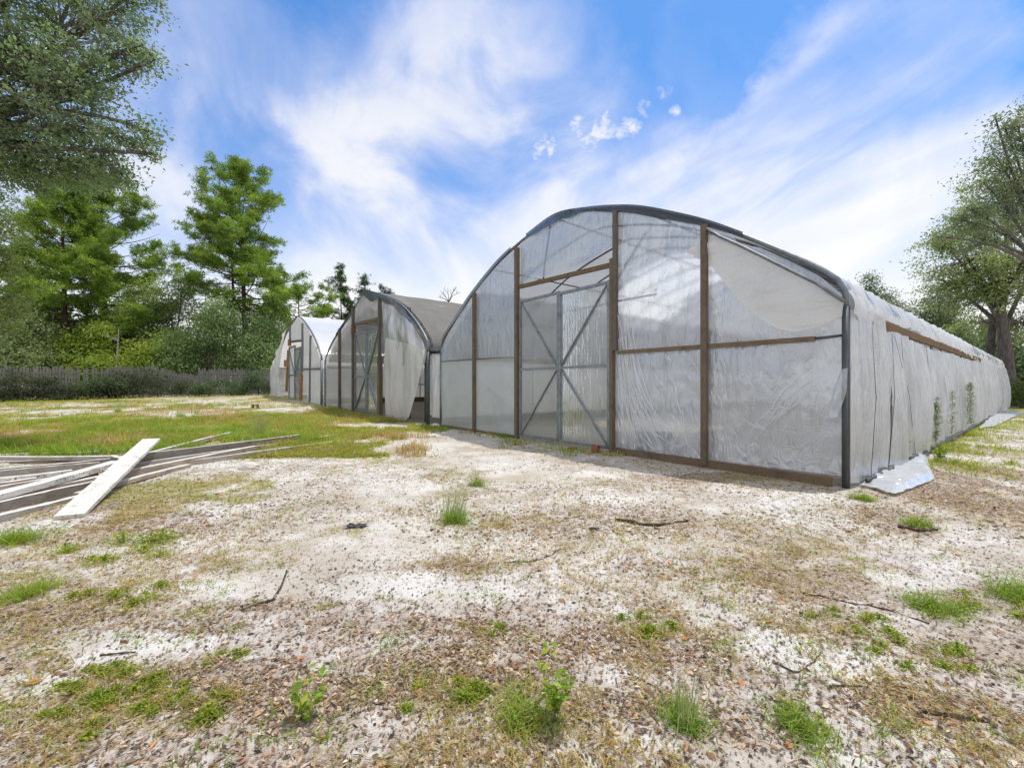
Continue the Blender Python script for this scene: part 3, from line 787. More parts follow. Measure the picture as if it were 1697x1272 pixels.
H2.film('wall_film', M['film_h2'], [(22.3, .25), (17.85, .16)], [(22.3, 2.2), (17.85, 2.08)], n=(30, 16), amp=.03, seed=51)
H2.film('wall_film', M['film_h2'], [(22.3, 2.2), (17.85, 2.08)], [(22.15, 2.75), (21.3, 3.25), (20.3, 3.7), (18.9, 4.2), (17.85, 4.62)], n=(30, 16), amp=.03, seed=52)
H2.film('wall_film', M['film_h2'], [(17.75, 4.05), (14.8, 3.95)], [(s, float(H2.top(s)) - .05) for s in np.linspace(17.7, 14.8, 14)], n=(24, 16), amp=.05, seed=53)
H2.film('torn_curtain', M['film_drape'], px((646, 560), (643, 600), (644, 650), (646, 692), (670, 702)), px((712, 580), (706, 615), (697, 650), (686, 690), (672, 701)), t_=-.16, n=(50, 40), amp=.16, seed=54, fr_=(1.6, .3), tmax=None, label='torn film hanging in folds to the grass')
H2.film('wall_film', M['film_h2'], px((644, 600), (640, 560), (637, 500), (645, 504), (655, 506)), px((706, 612), (712, 585), (704, 562), (690, 540), (668, 516)), t_=-.10, n=(30, 30), amp=.06, seed=55, fr_=(1.3, .6), tmax=None)
H2.film('gutter_film', M['film_side'], [(10.82, .25), (10.03, .25)], [(10.82, 2.3), (10.03, 2.25)], t_=.10, n=(14, 20), amp=.08, seed=56, fr_=(3, .5), tmax=None)
H2.tube('gutter', M['black_cloth'], [(10.9, .05, 2.33), (10.4, .1, 2.30), (10.0, .05, 2.32)], [.06, .045, .05])
side_sheet('side_film', M['film_white'], 22.35, .1, L2, .55, 2.3, 90, 8, .04, 61, 0, house=H2, sgn=1)
side_sheet('side_film', M['film_white'], 10.9, .1, L2, .3, 2.2, 60, 8, .03, 62, 0, house=H2, sgn=1)
H2.beam('base_board', M['base'], (22.3, .1, .42), (22.3, L2, .42), .06, .3)
H2.film('end_film', M['film_white'], [(22.3, .3), (10.9, .1)], [(s, float(H2.top(s)) - .05) for s in np.linspace(22.3, 10.9, 30)], t_=L2, n=(30, 8), amp=.05, seed=63, tmax=None)

# ---- the far one
arch3 = px((533.5, 597), (533.2, 590), (529.7, 577.7), (523.7, 562.8), (514.7, 546.3), (504.3, 531.4), (497, 525.3), (493.4, 524), (490, 528), (484.8, 536), (478, 548), (472, 560), (462.4, 588), (457, 599), (454, 609))
L3 = 24.0
H3 = House('greenhouse', 'farthest greenhouse at the left end of the row, with an opaque bright white roof', arch3[0][0], .2, arch3, L3, GROUP)
H3.hoops([0] + [2.4 * k for k in range(1, 10)], .03, M['pipe'], .05)
H3.roof(M['film_white'], L3, seed=18, n=50, amp=.05)
sR, sL = arch3[0][0], arch3[-1][0]
H3.tube('corner_pipe', M['pipe'], [(sR, -.02, .1), (sR, -.02, 2.6)], .07, 8)
def f3(nm, mat, q0, q1, t0=-.06, t1=-.06, w=.16):
    a, b = fr(*q0), fr(*q1)
    return H3.beam(nm, mat, (a[0], t0, a[1]), (b[0], t1, b[1]), w, .12, (0, 1, 0))
f3('post', M['pipe'], (482.5, 541), (482.3, 566)); f3('post', M['pipe'], (503.5, 536), (503, 616)); f3('post', M['pipe'], (516.8, 556), (515.2, 670), w=.12)
f3('post', M['orange_post'], (474, 580), (470.8, 648), .15, .15, .3); f3('post', M['orange_post'], (502, 620), (501.3, 666), -.1, -.1, .42)
f3('rail', M['orange_post'], (469.5, 602), (480.5, 602), .1, .1, .5); f3('header', M['orange_post'], (481.5, 568), (484.5, 568), -.12, -.12, .45)
f3('header', M['pipe_dark'], (484, 566.5), (500, 564.5), w=.12); f3('rail', M['pipe'], (502, 611.5), (533, 611), w=.1)
a, b, c_, d_ = fr(481, 575), fr(480.5, 662), fr(501, 574), fr(500.5, 666)
H3.door_leaf(a[0], (a[0] + c_[0]) / 2 + .05, b[1] + .03, a[1], fr(490, 621)[1], -.05, (((a[0], a[1] - .1), ((a[0] + c_[0]) / 2, 1.9)),), r=.06, mat=M['film_h2'])
H3.door_leaf(c_[0], (a[0] + c_[0]) / 2 - .05, d_[1], c_[1], fr(490, 621)[1], -.05, (((c_[0], c_[1] - .1), ((a[0] + c_[0]) / 2, 1.9)), (((a[0] + c_[0]) / 2, 1.7), (c_[0], d_[1] + .1))), r=.06)
H3.film('wall_film', M['film_h3'], px((503.5, 615), (506, 640), (510, 655), (513.5, 669)), px((533, 600), (533, 625), (533, 650), (533, 671)), n=(14, 14), amp=.06, seed=71, label='torn lower film bellying out')
H3.film('wall_film', M['film_h3'], px((502.5, 615), (512, 613), (533, 611)), px((502.5, 533), (511, 542), (533, 598)), n=(24, 16), amp=.04, seed=72)
H3.film('wall_film', M['film_h3'], px((482.5, 566), (492, 565), (502.5, 563)), px((482.5, 541), (493.3, 526), (502.5, 532)), n=(16, 10), amp=.04, seed=73)
H3.film('torn_curtain', M['film_h3'], px((454, 609), (453, 630), (453.3, 652), (457, 656)), px((481.5, 543), (474, 575), (467.5, 625), (477.5, 663)), t_=-.25, n=(30, 20), amp=.2, seed=74, tmax=None, label='film torn loose and bowed outward')
side_sheet('side_film', M['film_side'], sL, .1, L3, .6, 2.6, 60, 8, .05, 75, 0, house=H3, sgn=1)
side_sheet('side_film', M['film_side'], sR - .2, .1, L3, .4, 2.4, 60, 8, .05, 76, 0, house=H3, sgn=1)
H3.film('gutter_film', M['film_side'], px((533.5, 671), (538.5, 671)), px((533.5, 607), (538.5, 605)), t_=.1, n=(6, 10), amp=.05, seed=77, tmax=None)
H3.film('end_film', M['film_white'], [(sL, .4), (sR, .3)], [(s, float(H3.top(s)) - .05) for s in np.linspace(sL, sR, 30)], t_=L3, n=(30, 8), amp=.05, seed=78, tmax=None)

# ---- things in and around the near greenhouse
def lathe(name, mat, prof, n=20):
    m = MB(); vs = []
    for r, z in prof:
        for k in range(n): vs.append((r * math.cos(k * 2 * math.pi / n), r * math.sin(k * 2 * math.pi / n), z))
    fs = [(i * n + k, i * n + (k + 1) % n, (i + 1) * n + (k + 1) % n, (i + 1) * n + k) for i in range(len(prof) - 1) for k in range(n)]
    m.add(vs, fs); return m.build(name, mat, None, True)


pot_prof = [(.0, .0), (.045, 0), (.05, .005), (.062, .10), (.072, .10), (.074, .135), (.066, .135), (.055, .10), (.04, .012), (0, .012)]
for px_, rz_, lab in ((981, 1.0, 'red terracotta pot lying on its side by the right door leaf, open end left'), (993, -2.0, 'red terracotta pot lying on its side, nearer to the brown door post')):
    o = lathe('flower_pot', M['terracotta'], pot_prof); tag(o, lab, 'flower pot', 'terracotta pots lying by the door')
    p = at(px_, 750); o.location = (p[0], p[1], float(ground_h(*p)) + .07); o.rotation_euler = (R(88), 0, rz_)
m = MB(); m.box((0, 0, .045), .2, .1, .09)
o = m.build('brick', M['terracotta']); tag(o, 'small red brown brick standing in the grass below the door leaves', 'brick')
p = at(946, 745); o.location = (p[0], p[1], float(ground_h(*p)) - .01); o.rotation_euler = (R(80), .1, .6)
# dark tub behind the film, with red pots in it
m = MB()
tubp = CORNER + U * 2.95 + V * .42
prof = [(0, 0), (.26, 0), (.33, .38), (.36, .40), (.33, .40), (.25, .04), (0, .04)]
o = lathe('tub', M['dark_plastic'], prof, 24); o.location = (tubp[0], tubp[1], 0.0); tag(o, 'dark plastic tub standing behind the creased film by the door post', 'tub')
for k, (ds, dt, lab) in enumerate(((.16, -.27, 'red pot behind the film at the left of the dark tub'), (-.12, -.33, 'red pot behind the film in front of the dark tub'))):
    o = lathe('flower_pot', M['terracotta'], pot_prof); p = tubp + U * ds + V * dt
    o.location = (p[0], p[1], .06); o.rotation_euler = (R(85), 0, k * 2.0); tag(o, lab, 'flower pot', 'red pots behind the film')


def ground_sheet(name, q, n, amp, seed, label):
    A, B, C, D = [at(*z) for z in q]
    u_ = np.linspace(0, 1, n)[:, None, None]; v_ = np.linspace(0, 1, n)[None, :, None]
    XY = (A * (1 - u_) + B * u_) * (1 - v_) + (D * (1 - u_) + C * u_) * v_
    e = .10 * (fbm(u_[..., 0] * 4, v_[..., 0] * 4, seed, 3) - .5)
    XY = XY + e[..., None]
    Z = ground_h(XY[..., 0], XY[..., 1]) + .02 + amp * fbm(XY[..., 0] * 2.2, XY[..., 1] * 2.2, seed, 4) ** 1.3 + amp * .35 * np.abs(np.sin(XY[..., 0] * 9 + XY[..., 1] * 4 + 4 * fbm(XY[..., 0] * 2, XY[..., 1] * 2, seed + 2)))
    w = np.minimum(1, np.minimum(np.minimum(u_, 1 - u_), np.minimum(v_, 1 - v_))[..., 0] * 8)
    Z = ground_h(XY[..., 0], XY[..., 1]) + .012 + (Z - ground_h(XY[..., 0], XY[..., 1])) * (.25 + .75 * w)
    c = XY.mean((0, 1)); g = float(ground_h(*c))
    m = MB(); m.grid(np.stack([XY[..., 0] - c[0], XY[..., 1] - c[1], Z - g], -1))
    o = m.build(name, M['film_ground'], None, True); o.location = (c[0], c[1], g)
    tag(o, label, 'plastic sheet')


ground_sheet('plastic_sheet', ((1424, 806), (1533, 751), (1549, 797), (1484, 824)), 120, .10, 5, 'crumpled white plastic sheet lying on the sand at the near corner of the big greenhouse')
ground_sheet('plastic_sheet', ((1622, 712), (1662, 677), (1693, 686), (1648, 708)), 90, .14, 9, 'grey white plastic sheet spilling onto the grass at the far end of the side curtain')

# ------------------------------------------------------------------ the board pile
def board(q0, z0, q1, z1, w, h, mat, label, roll=0.0, seed=0):
    a = at(*q0, z0); b = at(*q1, z1)
    a = np.array([a[0], a[1], z0]); b = np.array([b[0], b[1], z1])
    d = b - a; L = np.linalg.norm(d); d /= L
    side = np.cross(np.array([0, 0, 1.0]), d); side /= np.linalg.norm(side)
    up = np.cross(d, side)
    c, s = math.cos(roll), math.sin(roll)
    side, up = c * side + s * up, -s * side + c * up
    n = 14
    X = np.linspace(-L / 2, L / 2, n)
    bow = .012 * np.sin(np.linspace(0, 3, n) + seed); jit = np.random.default_rng(seed).normal(0, .002, (n, 4))
    m = MB(); vs = []; fs = []
    for i, x in enumerate(X):
        for k, (yy, zz) in enumerate(((-1, -1), (1, -1), (1, 1), (-1, 1))):
            xe = x + (jit[i, k] * 5 if i in (0, n - 1) else 0)
            vs.append((xe, yy * w / 2 + jit[i, k], zz * h / 2 - h / 2 + bow[i] + jit[i, (k + 1) % 4] * .6))
    for i in range(n - 1):
        for k in range(4): fs.append((i * 4 + k, i * 4 + (k + 1) % 4, i * 4 + 4 + (k + 1) % 4, i * 4 + 4 + k))
    fs.append((0, 3, 2, 1)); fs.append(tuple((n - 1) * 4 + k for k in range(4)))
    m.add(vs, fs)
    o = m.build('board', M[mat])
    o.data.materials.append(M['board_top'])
    for i in range(n - 1): o.data.polygons[i * 4 + 2].material_index = 1  # top faces paler than sides: sun and shade put into the timber colours
    from mathutils import Matrix
    c0 = (a + b) / 2
    o.matrix_world = Matrix(((d[0], side[0], up[0], c0[0]), (d[1], side[1], up[1], c0[1]), (d[2], side[2], up[2], c0[2]), (0, 0, 0, 1)))
    return tag(o, label, 'board', 'weathered boards in the pile')


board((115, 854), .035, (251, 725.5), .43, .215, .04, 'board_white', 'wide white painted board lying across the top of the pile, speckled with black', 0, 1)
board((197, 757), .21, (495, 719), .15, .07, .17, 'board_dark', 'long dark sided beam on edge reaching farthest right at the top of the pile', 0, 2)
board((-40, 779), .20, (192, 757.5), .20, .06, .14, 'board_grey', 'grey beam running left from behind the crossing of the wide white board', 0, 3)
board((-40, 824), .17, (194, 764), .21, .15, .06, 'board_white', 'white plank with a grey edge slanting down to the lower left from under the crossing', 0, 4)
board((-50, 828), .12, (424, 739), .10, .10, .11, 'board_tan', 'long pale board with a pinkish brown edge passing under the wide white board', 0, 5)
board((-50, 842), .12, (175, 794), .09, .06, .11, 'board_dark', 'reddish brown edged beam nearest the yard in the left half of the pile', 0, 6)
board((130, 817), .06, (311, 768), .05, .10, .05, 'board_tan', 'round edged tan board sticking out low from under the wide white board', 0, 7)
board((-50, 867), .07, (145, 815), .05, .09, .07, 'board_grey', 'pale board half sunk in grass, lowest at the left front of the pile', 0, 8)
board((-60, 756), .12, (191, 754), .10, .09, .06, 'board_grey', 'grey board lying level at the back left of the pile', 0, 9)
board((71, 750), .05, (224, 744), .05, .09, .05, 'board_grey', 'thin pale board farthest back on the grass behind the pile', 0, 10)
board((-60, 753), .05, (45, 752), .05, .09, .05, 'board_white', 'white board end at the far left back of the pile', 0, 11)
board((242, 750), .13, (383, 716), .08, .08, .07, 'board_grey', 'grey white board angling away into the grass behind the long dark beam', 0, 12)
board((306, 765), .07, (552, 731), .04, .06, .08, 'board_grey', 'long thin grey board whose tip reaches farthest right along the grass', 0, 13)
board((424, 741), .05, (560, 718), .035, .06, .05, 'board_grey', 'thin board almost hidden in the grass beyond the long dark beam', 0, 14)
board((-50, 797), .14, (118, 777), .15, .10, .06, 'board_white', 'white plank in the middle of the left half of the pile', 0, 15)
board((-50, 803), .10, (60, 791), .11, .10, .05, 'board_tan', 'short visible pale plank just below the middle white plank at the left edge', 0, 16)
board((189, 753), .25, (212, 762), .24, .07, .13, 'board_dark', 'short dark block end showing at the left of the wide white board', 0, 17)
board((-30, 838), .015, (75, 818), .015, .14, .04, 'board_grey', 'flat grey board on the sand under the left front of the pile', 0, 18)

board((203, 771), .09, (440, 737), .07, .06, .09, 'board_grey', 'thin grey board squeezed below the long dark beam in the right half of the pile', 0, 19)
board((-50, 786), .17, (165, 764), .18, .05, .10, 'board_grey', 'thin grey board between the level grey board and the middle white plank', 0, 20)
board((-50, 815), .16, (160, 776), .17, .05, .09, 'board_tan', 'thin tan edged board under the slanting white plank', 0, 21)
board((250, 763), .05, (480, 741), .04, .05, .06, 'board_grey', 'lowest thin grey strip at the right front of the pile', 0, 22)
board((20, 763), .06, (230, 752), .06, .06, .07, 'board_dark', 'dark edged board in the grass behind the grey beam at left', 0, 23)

# ------------------------------------------------------------------ fence behind the yard
FA, FB = np.array([-37.5, 25.2]), np.array([-21.0, 37.6])
fl = np.linalg.norm(FB - FA); fd = (FB - FA) / fl; fn = np.array([fd[1], -fd[0]])
fen = thing('wooden_fence', 'weathered grey picket fence with one slumping panel behind bushes at the back', 'fence', (FA[0], FA[1], 0), math.atan2(fd[1], fd[0]))
npan = 8; pw = fl / npan
for k in range(npan + 1):
    p = FA + fd * pw * k; z = float(ground_base(*p))
    m = MB(); m.box((pw * k, .08, z + 1.1), .12, .12, 2.3 + .1 * random.random()); m.build('post', M['fence'], fen)
for k in range(npan):
    m = MB(); slump = k == 5
    for i in range(17):
        x = pw * k + (i + .5) * pw / 17
        p = FA + fd * x; z = float(ground_base(*p))
        if random.random() < .05: continue
        hgt = 2.12 + random.choice((0, 0, -.06, -.14)) + random.uniform(-.07, .05) + (.09 if k == 4 else 0)
        if slump: hgt -= .55 * (i / 17)
        m.box((x + random.uniform(-.006, .006), random.uniform(-.008, .008), z + hgt / 2 + .02), .118 if not (k == 2 and i == 7) else .05, .02, hgt, X=(1, 0, random.uniform(-.035, .035)))
    for zz in (.45, 1.75):
        x0 = pw * k; z = float(ground_base(*(FA + fd * x0)))
        m.beam((x0 + .02, -.035, z + zz), (x0 + pw - .02, -.035, z + zz - (.5 if slump else 0)), .04, .09)
    o = m.build('fence_panel', M['fence'], fen)
    if slump: o['label'] = 'panel slumping down to the right'

# ------------------------------------------------------------------ trees
def bez(a, b, c, n):
    t_ = np.linspace(0, 1, n)[:, None]
    return a * (1 - t_) ** 2 + 2 * b * t_ * (1 - t_) + c * t_ ** 2


def palette(n, cols, jit=.22):
    cols = np.array(cols); k = rng.integers(0, len(cols), n)
    return np.clip(cols[k] * (1 + rng.normal(0, jit, (n, 1))), .003, 1)


OAK = [(.10, .14, .065), (.075, .11, .05), (.13, .16, .085), (.13, .165, .11), (.16, .17, .095), (.085, .13, .05)]
OAKG = [(.12, .17, .045), (.085, .14, .036), (.15, .19, .055), (.17, .19, .08), (.075, .11, .04)]
BLUE = [(.075, .12, .05), (.10, .145, .065), (.055, .09, .042), (.13, .165, .085)]
LIME = [(.15, .205, .04), (.11, .165, .035), (.19, .22, .06), (.085, .13, .035)]
PINE = [(.15, .26, .04), (.22, .34, .055), (.28, .39, .07), (.10, .17, .035), (.18, .28, .055)]
SHRUB = [(.04, .06, .032), (.065, .08, .045), (.05, .075, .032), (.09, .10, .055)]


def broadleaf(name, label, base, trunk_top, r0, blobs, leaf, per, cr, cols, group=None, cat='tree', bark='bark', flat=.75, twig=True, limbs_from=.45, rmax=9.0):
    """trunk, limbs reaching for the blobs of the crown, twigs with leaf clusters"""
    base = np.array(base, float); trunk_top = np.array(trunk_top, float)
    e = thing(name, label, cat, tuple(base), 0, group)
    loc = base
    tm = MB()
    mid = (base + trunk_top) / 2 + rng.normal(0, .12, 3) * np.linalg.norm(trunk_top - base) * np.array([.5, .5, 0])
    tp = bez(base - np.array([0, 0, .15]), mid, trunk_top, 12)
    tr = np.linspace(r0, r0 * .45, 12); tr[0] *= 1.5; tr[1] *= 1.15
    tm.tube(tp - loc, tr, 9)
    Q = QB()
    for (c, rad, ncl) in blobs:
        c = np.array(c, float); rad = np.array(rad if np.iterable(rad) else (rad, rad, rad * flat), float)
        k = int(12 * (limbs_from + (1 - limbs_from) * rng.random() * .99)); k = min(k, 11)
        st_ = tp[k]; ln = np.linalg.norm(c - st_)
        ctrl = st_ + (c - st_) * .45 + np.array([0, 0, 1.0]) * ln * rng.uniform(.02, .22) + rng.normal(0, .08, 3) * ln
        lp_ = bez(st_, ctrl, c + (c - st_) / (ln + 1e-6) * rad.mean() * .5, 10)
        lr = np.linspace(min(tr[k] * .8, r0 * .5, rmax), r0 * .06 + .006, 10)
        tm.tube(lp_ - loc, lr, 6, False)
        # clusters: on and in an uneven ellipsoid
        d = unit(rng.normal(0, 1, (ncl, 3))); rr = rng.random(ncl) ** .45
        lump = .72 + .5 * vnoise(d[:, 0] * 2.2 + c[0], d[:, 1] * 2.2 + d[:, 2] * 1.7, int(abs(c[0] * 7)) % 97)
        P = c + d * rad * (rr * lump)[:, None]
        P[:, 2] -= .06 * rad[2] * rng.random(ncl)
        for p in P[::1 if twig else 3]:
            j = np.argmin(np.linalg.norm(lp_ - p, axis=1)); j = max(1, j - 1)
            q0 = lp_[j]; l2 = np.linalg.norm(p - q0)
            if l2 < .1: continue
            tw = bez(q0, (q0 + p) / 2 + rng.normal(0, .12, 3) * l2 + np.array([0, 0, .08 * l2]), p, 4)
            tm.tube(tw - loc, np.linspace(max(.004, lr[j] * .35), .003 + leaf * .02, 4), 3, False)
        n = ncl * per
        ci = np.repeat(np.arange(ncl), per)
        off = rng.normal(0, 1, (n, 3)) * np.array([1, 1, .6]) * cr * (.6 + .7 * rng.random(ncl))[ci][:, None]
        pc = P[ci] + off
        dr = unit(rng.normal(0, 1, (n, 3)) + off / (cr + 1e-6) * .6); nn = unit(rng.normal(0, .8, (n, 3)) + np.array([0, 0, .8]))
        sz = leaf * rng.uniform(.6, 1.35, n)
        tint = palette(ncl, cols, .18)[ci] * .55 + palette(n, cols)[:] * .45
        Q.add(leaf_quads(pc, dr, nn, sz, sz * rng.uniform(.42, .62, n)), tint)
    tm.build('trunk', M[bark], e)
    Q.build('crown', M['leaf'], e)
    return e


def pine(name, label, base, H, h0, width, tufts, cols=PINE, lean=(0, 0), r0=.2, group=None, needle=.34, nb=40, shape=.75, per=15, nw=.05):
    base = np.array(base, float)
    e = thing(name, label, 'tree', tuple(base), 0, group)
    tm = MB(); top = base + np.array([lean[0], lean[1], H])
    n = 16; f = np.linspace(0, 1, n)[:, None]
    tp = base + (top - base) * f + np.stack([.12 * np.sin(f[:, 0] * 5), .1 * np.cos(f[:, 0] * 4), 0 * f[:, 0]], 1)
    tm.tube(tp - base, np.linspace(r0, .03, n), 8)
    pts = []
    for k in range(nb):
        g = (k + .5 * rng.random()) / nb
        z = h0 + (H - h0) * g
        prof = max(.07, (1 - g ** 1.45) ** (shape + .2)) * (.6 + .4 * min(1, g * 5 + .35))
        Ln = width / 2 * prof * rng.uniform(.58, 1.15)
        az = k * 2.4 + rng.normal(0, .5)
        q = np.array([np.interp(z, tp[:, 2] - base[2], tp[:, i]) for i in range(2)] + [base[2] + z])
        rise = .12 + .8 * g ** 1.3 + rng.normal(0, .08)
        d = np.array([math.cos(az), math.sin(az), 0])
        b = q + d * Ln + np.array([0, 0, Ln * rise])
        bp = bez(q, q + d * Ln * .5 + np.array([0, 0, Ln * (rise * .2 - .05)]), b, 8)
        tm.tube(bp - base, np.linspace(.02 + .010 * Ln, .008, 8), 4, False)
        if rng.random() < .12 and g > .08: continue
        m_ = max(2, int(.42 * tufts / nb * (.3 + prof * 1.3)))       # clumps, each of several tufts
        for j in range(m_):
            u_ = 1.03 - .62 * rng.random() ** 1.5; i0 = min(6, int(u_ * 7)); w_ = u_ * 7 - i0
            p = bp[i0] * (1 - w_) + bp[i0 + 1] * w_
            sd_ = np.array([-d[1], d[0], 0]) * rng.normal(0, .19) * Ln * (1.15 - u_ * .5) + np.array([0, 0, rng.normal(.22, .22)]) + d * rng.normal(0, .12)
            t2 = p + sd_
            tm.tube(np.array([p, (p + t2) / 2 + np.array([0, 0, -.04]), t2]) - base, [.016, .012, .007], 3, False)
            for _ in range(7): pts.append(t2 + rng.normal(0, 1, 3) * needle * np.array([.85, .85, .45]))
    pts = np.array(pts); m_ = len(pts)
    ci = np.repeat(np.arange(m_), per); cj = ci // 7; N = m_ * per
    dr = unit(rng.normal(0, 1, (N, 3)) * np.array([1, 1, .75]) + np.array([0, 0, .35]))
    Ld = needle * rng.uniform(.6, 1.2, N)
    pc = pts[ci] + dr * Ld[:, None] * .5 + rng.normal(0, .06, (N, 3))
    Q = QB(); c = palette(m_ // 7 + 1, cols, .22)[cj] * .7 + palette(N, cols, .2) * .3
    Q.add(leaf_quads(pc, dr, unit(rng.normal(0, 1, (N, 3))), Ld, np.full(N, nw) * rng.uniform(.7, 1.5, N)), c)
    tm.build('trunk', M['bark_pine'], e); Q.build('crown', M['needle'], e)
    return e


def gz(x, y): return float(ground_base(x, y))


def blob(px_, py_, Y, rpx, n, yj=0.0, ry=None):
    p = atY(px_, py_, Y + yj); r = rpx * Y / F
    return (p, (r, r * 1.1, (ry or rpx * .8) * Y / F), n)


# live oak hanging in from the left, trunk out of frame
YB = 9.0
bl = [blob(*a) for a in ((60, 150, YB, 95, 170, .3), (130, 120, YB, 60, 90, -.3), (45, 240, YB, 85, 150, .5), (115, 215, YB, 60, 85, 0), (190, 90, YB, 45, 50, .2), (225, 82, YB, 30, 26, .1), (250, 100, YB, 14, 8, 0),
                         (150, 150, YB, 40, 30, .6), (205, 235, YB, 36, 30, 0, 22), (240, 220, YB, 24, 20, 0, 30), (253, 255, YB, 14, 10, 0, 18), (160, 275, YB, 60, 70, .4, 36), (100, 285, YB, 75, 80, .8, 30), (30, 290, YB, 70, 70, .5, 34), (10, 80, YB, 70, 100, 0), (90, 40, YB, 90, 130, .4), (190, 30, YB, 60, 60, .3), (20, -30, YB, 90, 110, .2), (120, -40, YB, 80, 90, .2), (220, -20, YB, 40, 40, .3), (190, 285, YB, 30, 24, .2, 20), (-60, 200, YB, 80, 100, 0), (-80, 290, YB, 80, 90, .5), (-60, 60, YB, 80, 90, 0))]
broadleaf('oak_tree', 'live oak reaching in from the upper left corner with dark drooping twigs', (-13.0, 9.6, gz(-13, 9.6)), (-12.8, 9.5, 7.2), .38, [(a, b, int(n * .6)) for a, b, n in bl], .082, 36, .15, [(c[0] * 1.6, c[1] * 1.7, c[2] * 1.6) for c in OAK], limbs_from=.8, rmax=.07)
# its neighbour lower at the left edge
bl = [blob(*a) for a in ((0, 390, 16, 32, 34, 0), (5, 440, 16, 30, 30, .5), (-40, 430, 16, 50, 50, 0), (-30, 360, 16, 50, 50, .5), (10, 500, 17, 34, 34, 0), (-20, 540, 17, 50, 44, 0))]
broadleaf('oak_tree', 'grey green oak at the left edge below the overhanging oak', (-22.5, 16.8, gz(-22, 17)), (-21.4, 16.6, 4.2), .22, bl, .10, 34, .26, OAKG + LIME)

# pines
pine('pine_tree', 'tallest pine at the left, full crown right behind the overhanging oak', (*atY(172, 640, 42)[:2], .5), 21.2, 4.0, 14.5, 2500, r0=.30, nb=60, shape=.55)
pine('pine_tree', 'pine with dark trunk left of the tallest left pine', (*atY(103, 640, 38)[:2], .5), 18.6, 4.0, 12.0, 2000, r0=.30, nb=50, lean=(.3, 0), shape=.6)
pine('pine_tree', 'slim pine at the far left among the oaks', (*atY(40, 640, 46)[:2], .5), 16.5, 4.5, 7.0, 700, r0=.2, nb=36)
pine('pine_tree', 'big lone pine with rounded crown rising behind the left end of the greenhouse row', (*atY(406, 640, 45)[:2], .5), 23.7, 8.2, 13.8, 2300, r0=.36, nb=80, shape=.60, lean=(-.5, 0))
pine('pine_tree', 'thinner pine trunk just left of the big lone pine', (*atY(386, 640, 44.2)[:2], .5), 19.5, 11.5, 6.0, 420, r0=.24, nb=24)
pine('pine_tree', 'low pine with spreading branches right above the white roof', (*atY(497, 640, 52)[:2], .5), 12.2, 4.2, 13.0, 700, r0=.2, nb=34, shape=.5)
pine('pine_tree', 'young slender tree left of the middle greenhouse peak', (*atY(566, 640, 58)[:2], .5), 16.6, 5.0, 6.8, 620, r0=.16, nb=40, cols=[(.045, .10, .03), (.06, .12, .035), (.08, .13, .04)], shape=.9)
pine('pine_tree', 'young tree top showing over the peak of the middle greenhouse', (*atY(606, 640, 60)[:2], .5), 15.8, 5.0, 6.0, 460, r0=.15, nb=34, cols=[(.05, .09, .035), (.075, .12, .04)], shape=.9)
pine('pine_tree', 'dark bushy tree top behind the shoulder of the middle greenhouse', (*atY(638, 640, 58)[:2], .5), 13.6, 5.0, 6.4, 420, r0=.15, nb=30, cols=[(.03, .07, .03), (.05, .10, .04)], shape=.6)

# bare dead tree
e = thing('dead_tree', 'bare dead tree whose leafless twigs show over the grey roof', 'tree', (*atY(742, 640, 55)[:2], .4))
b0 = np.array(e.location); m = MB()
tp_ = atY(744, 500, 55); m.tube(np.array([b0 - [0, 0, .3], (b0 + tp_) / 2 + [.2, 0, 0], tp_]) - b0, [.16, .12, .08], 6)
for q in ((730, 482), (736, 478), (757, 476), (763, 484), (752, 480), (726, 492)):
    b = atY(*q, 55 + rng.normal(0, .5)); c = (tp_ + b) / 2 + rng.normal(0, .2, 3)
    m.tube(np.array([tp_, c, b]) - b0, [.06, .04, .02], 4)
    for _ in range(3):
        s0_ = c + (b - c) * rng.random(); m.tube(np.array([s0_, s0_ + rng.normal(0, .25, 3) + [0, 0, .5]]) - b0, [.025, .012], 3)
m.build('trunk', M['bark'], e)

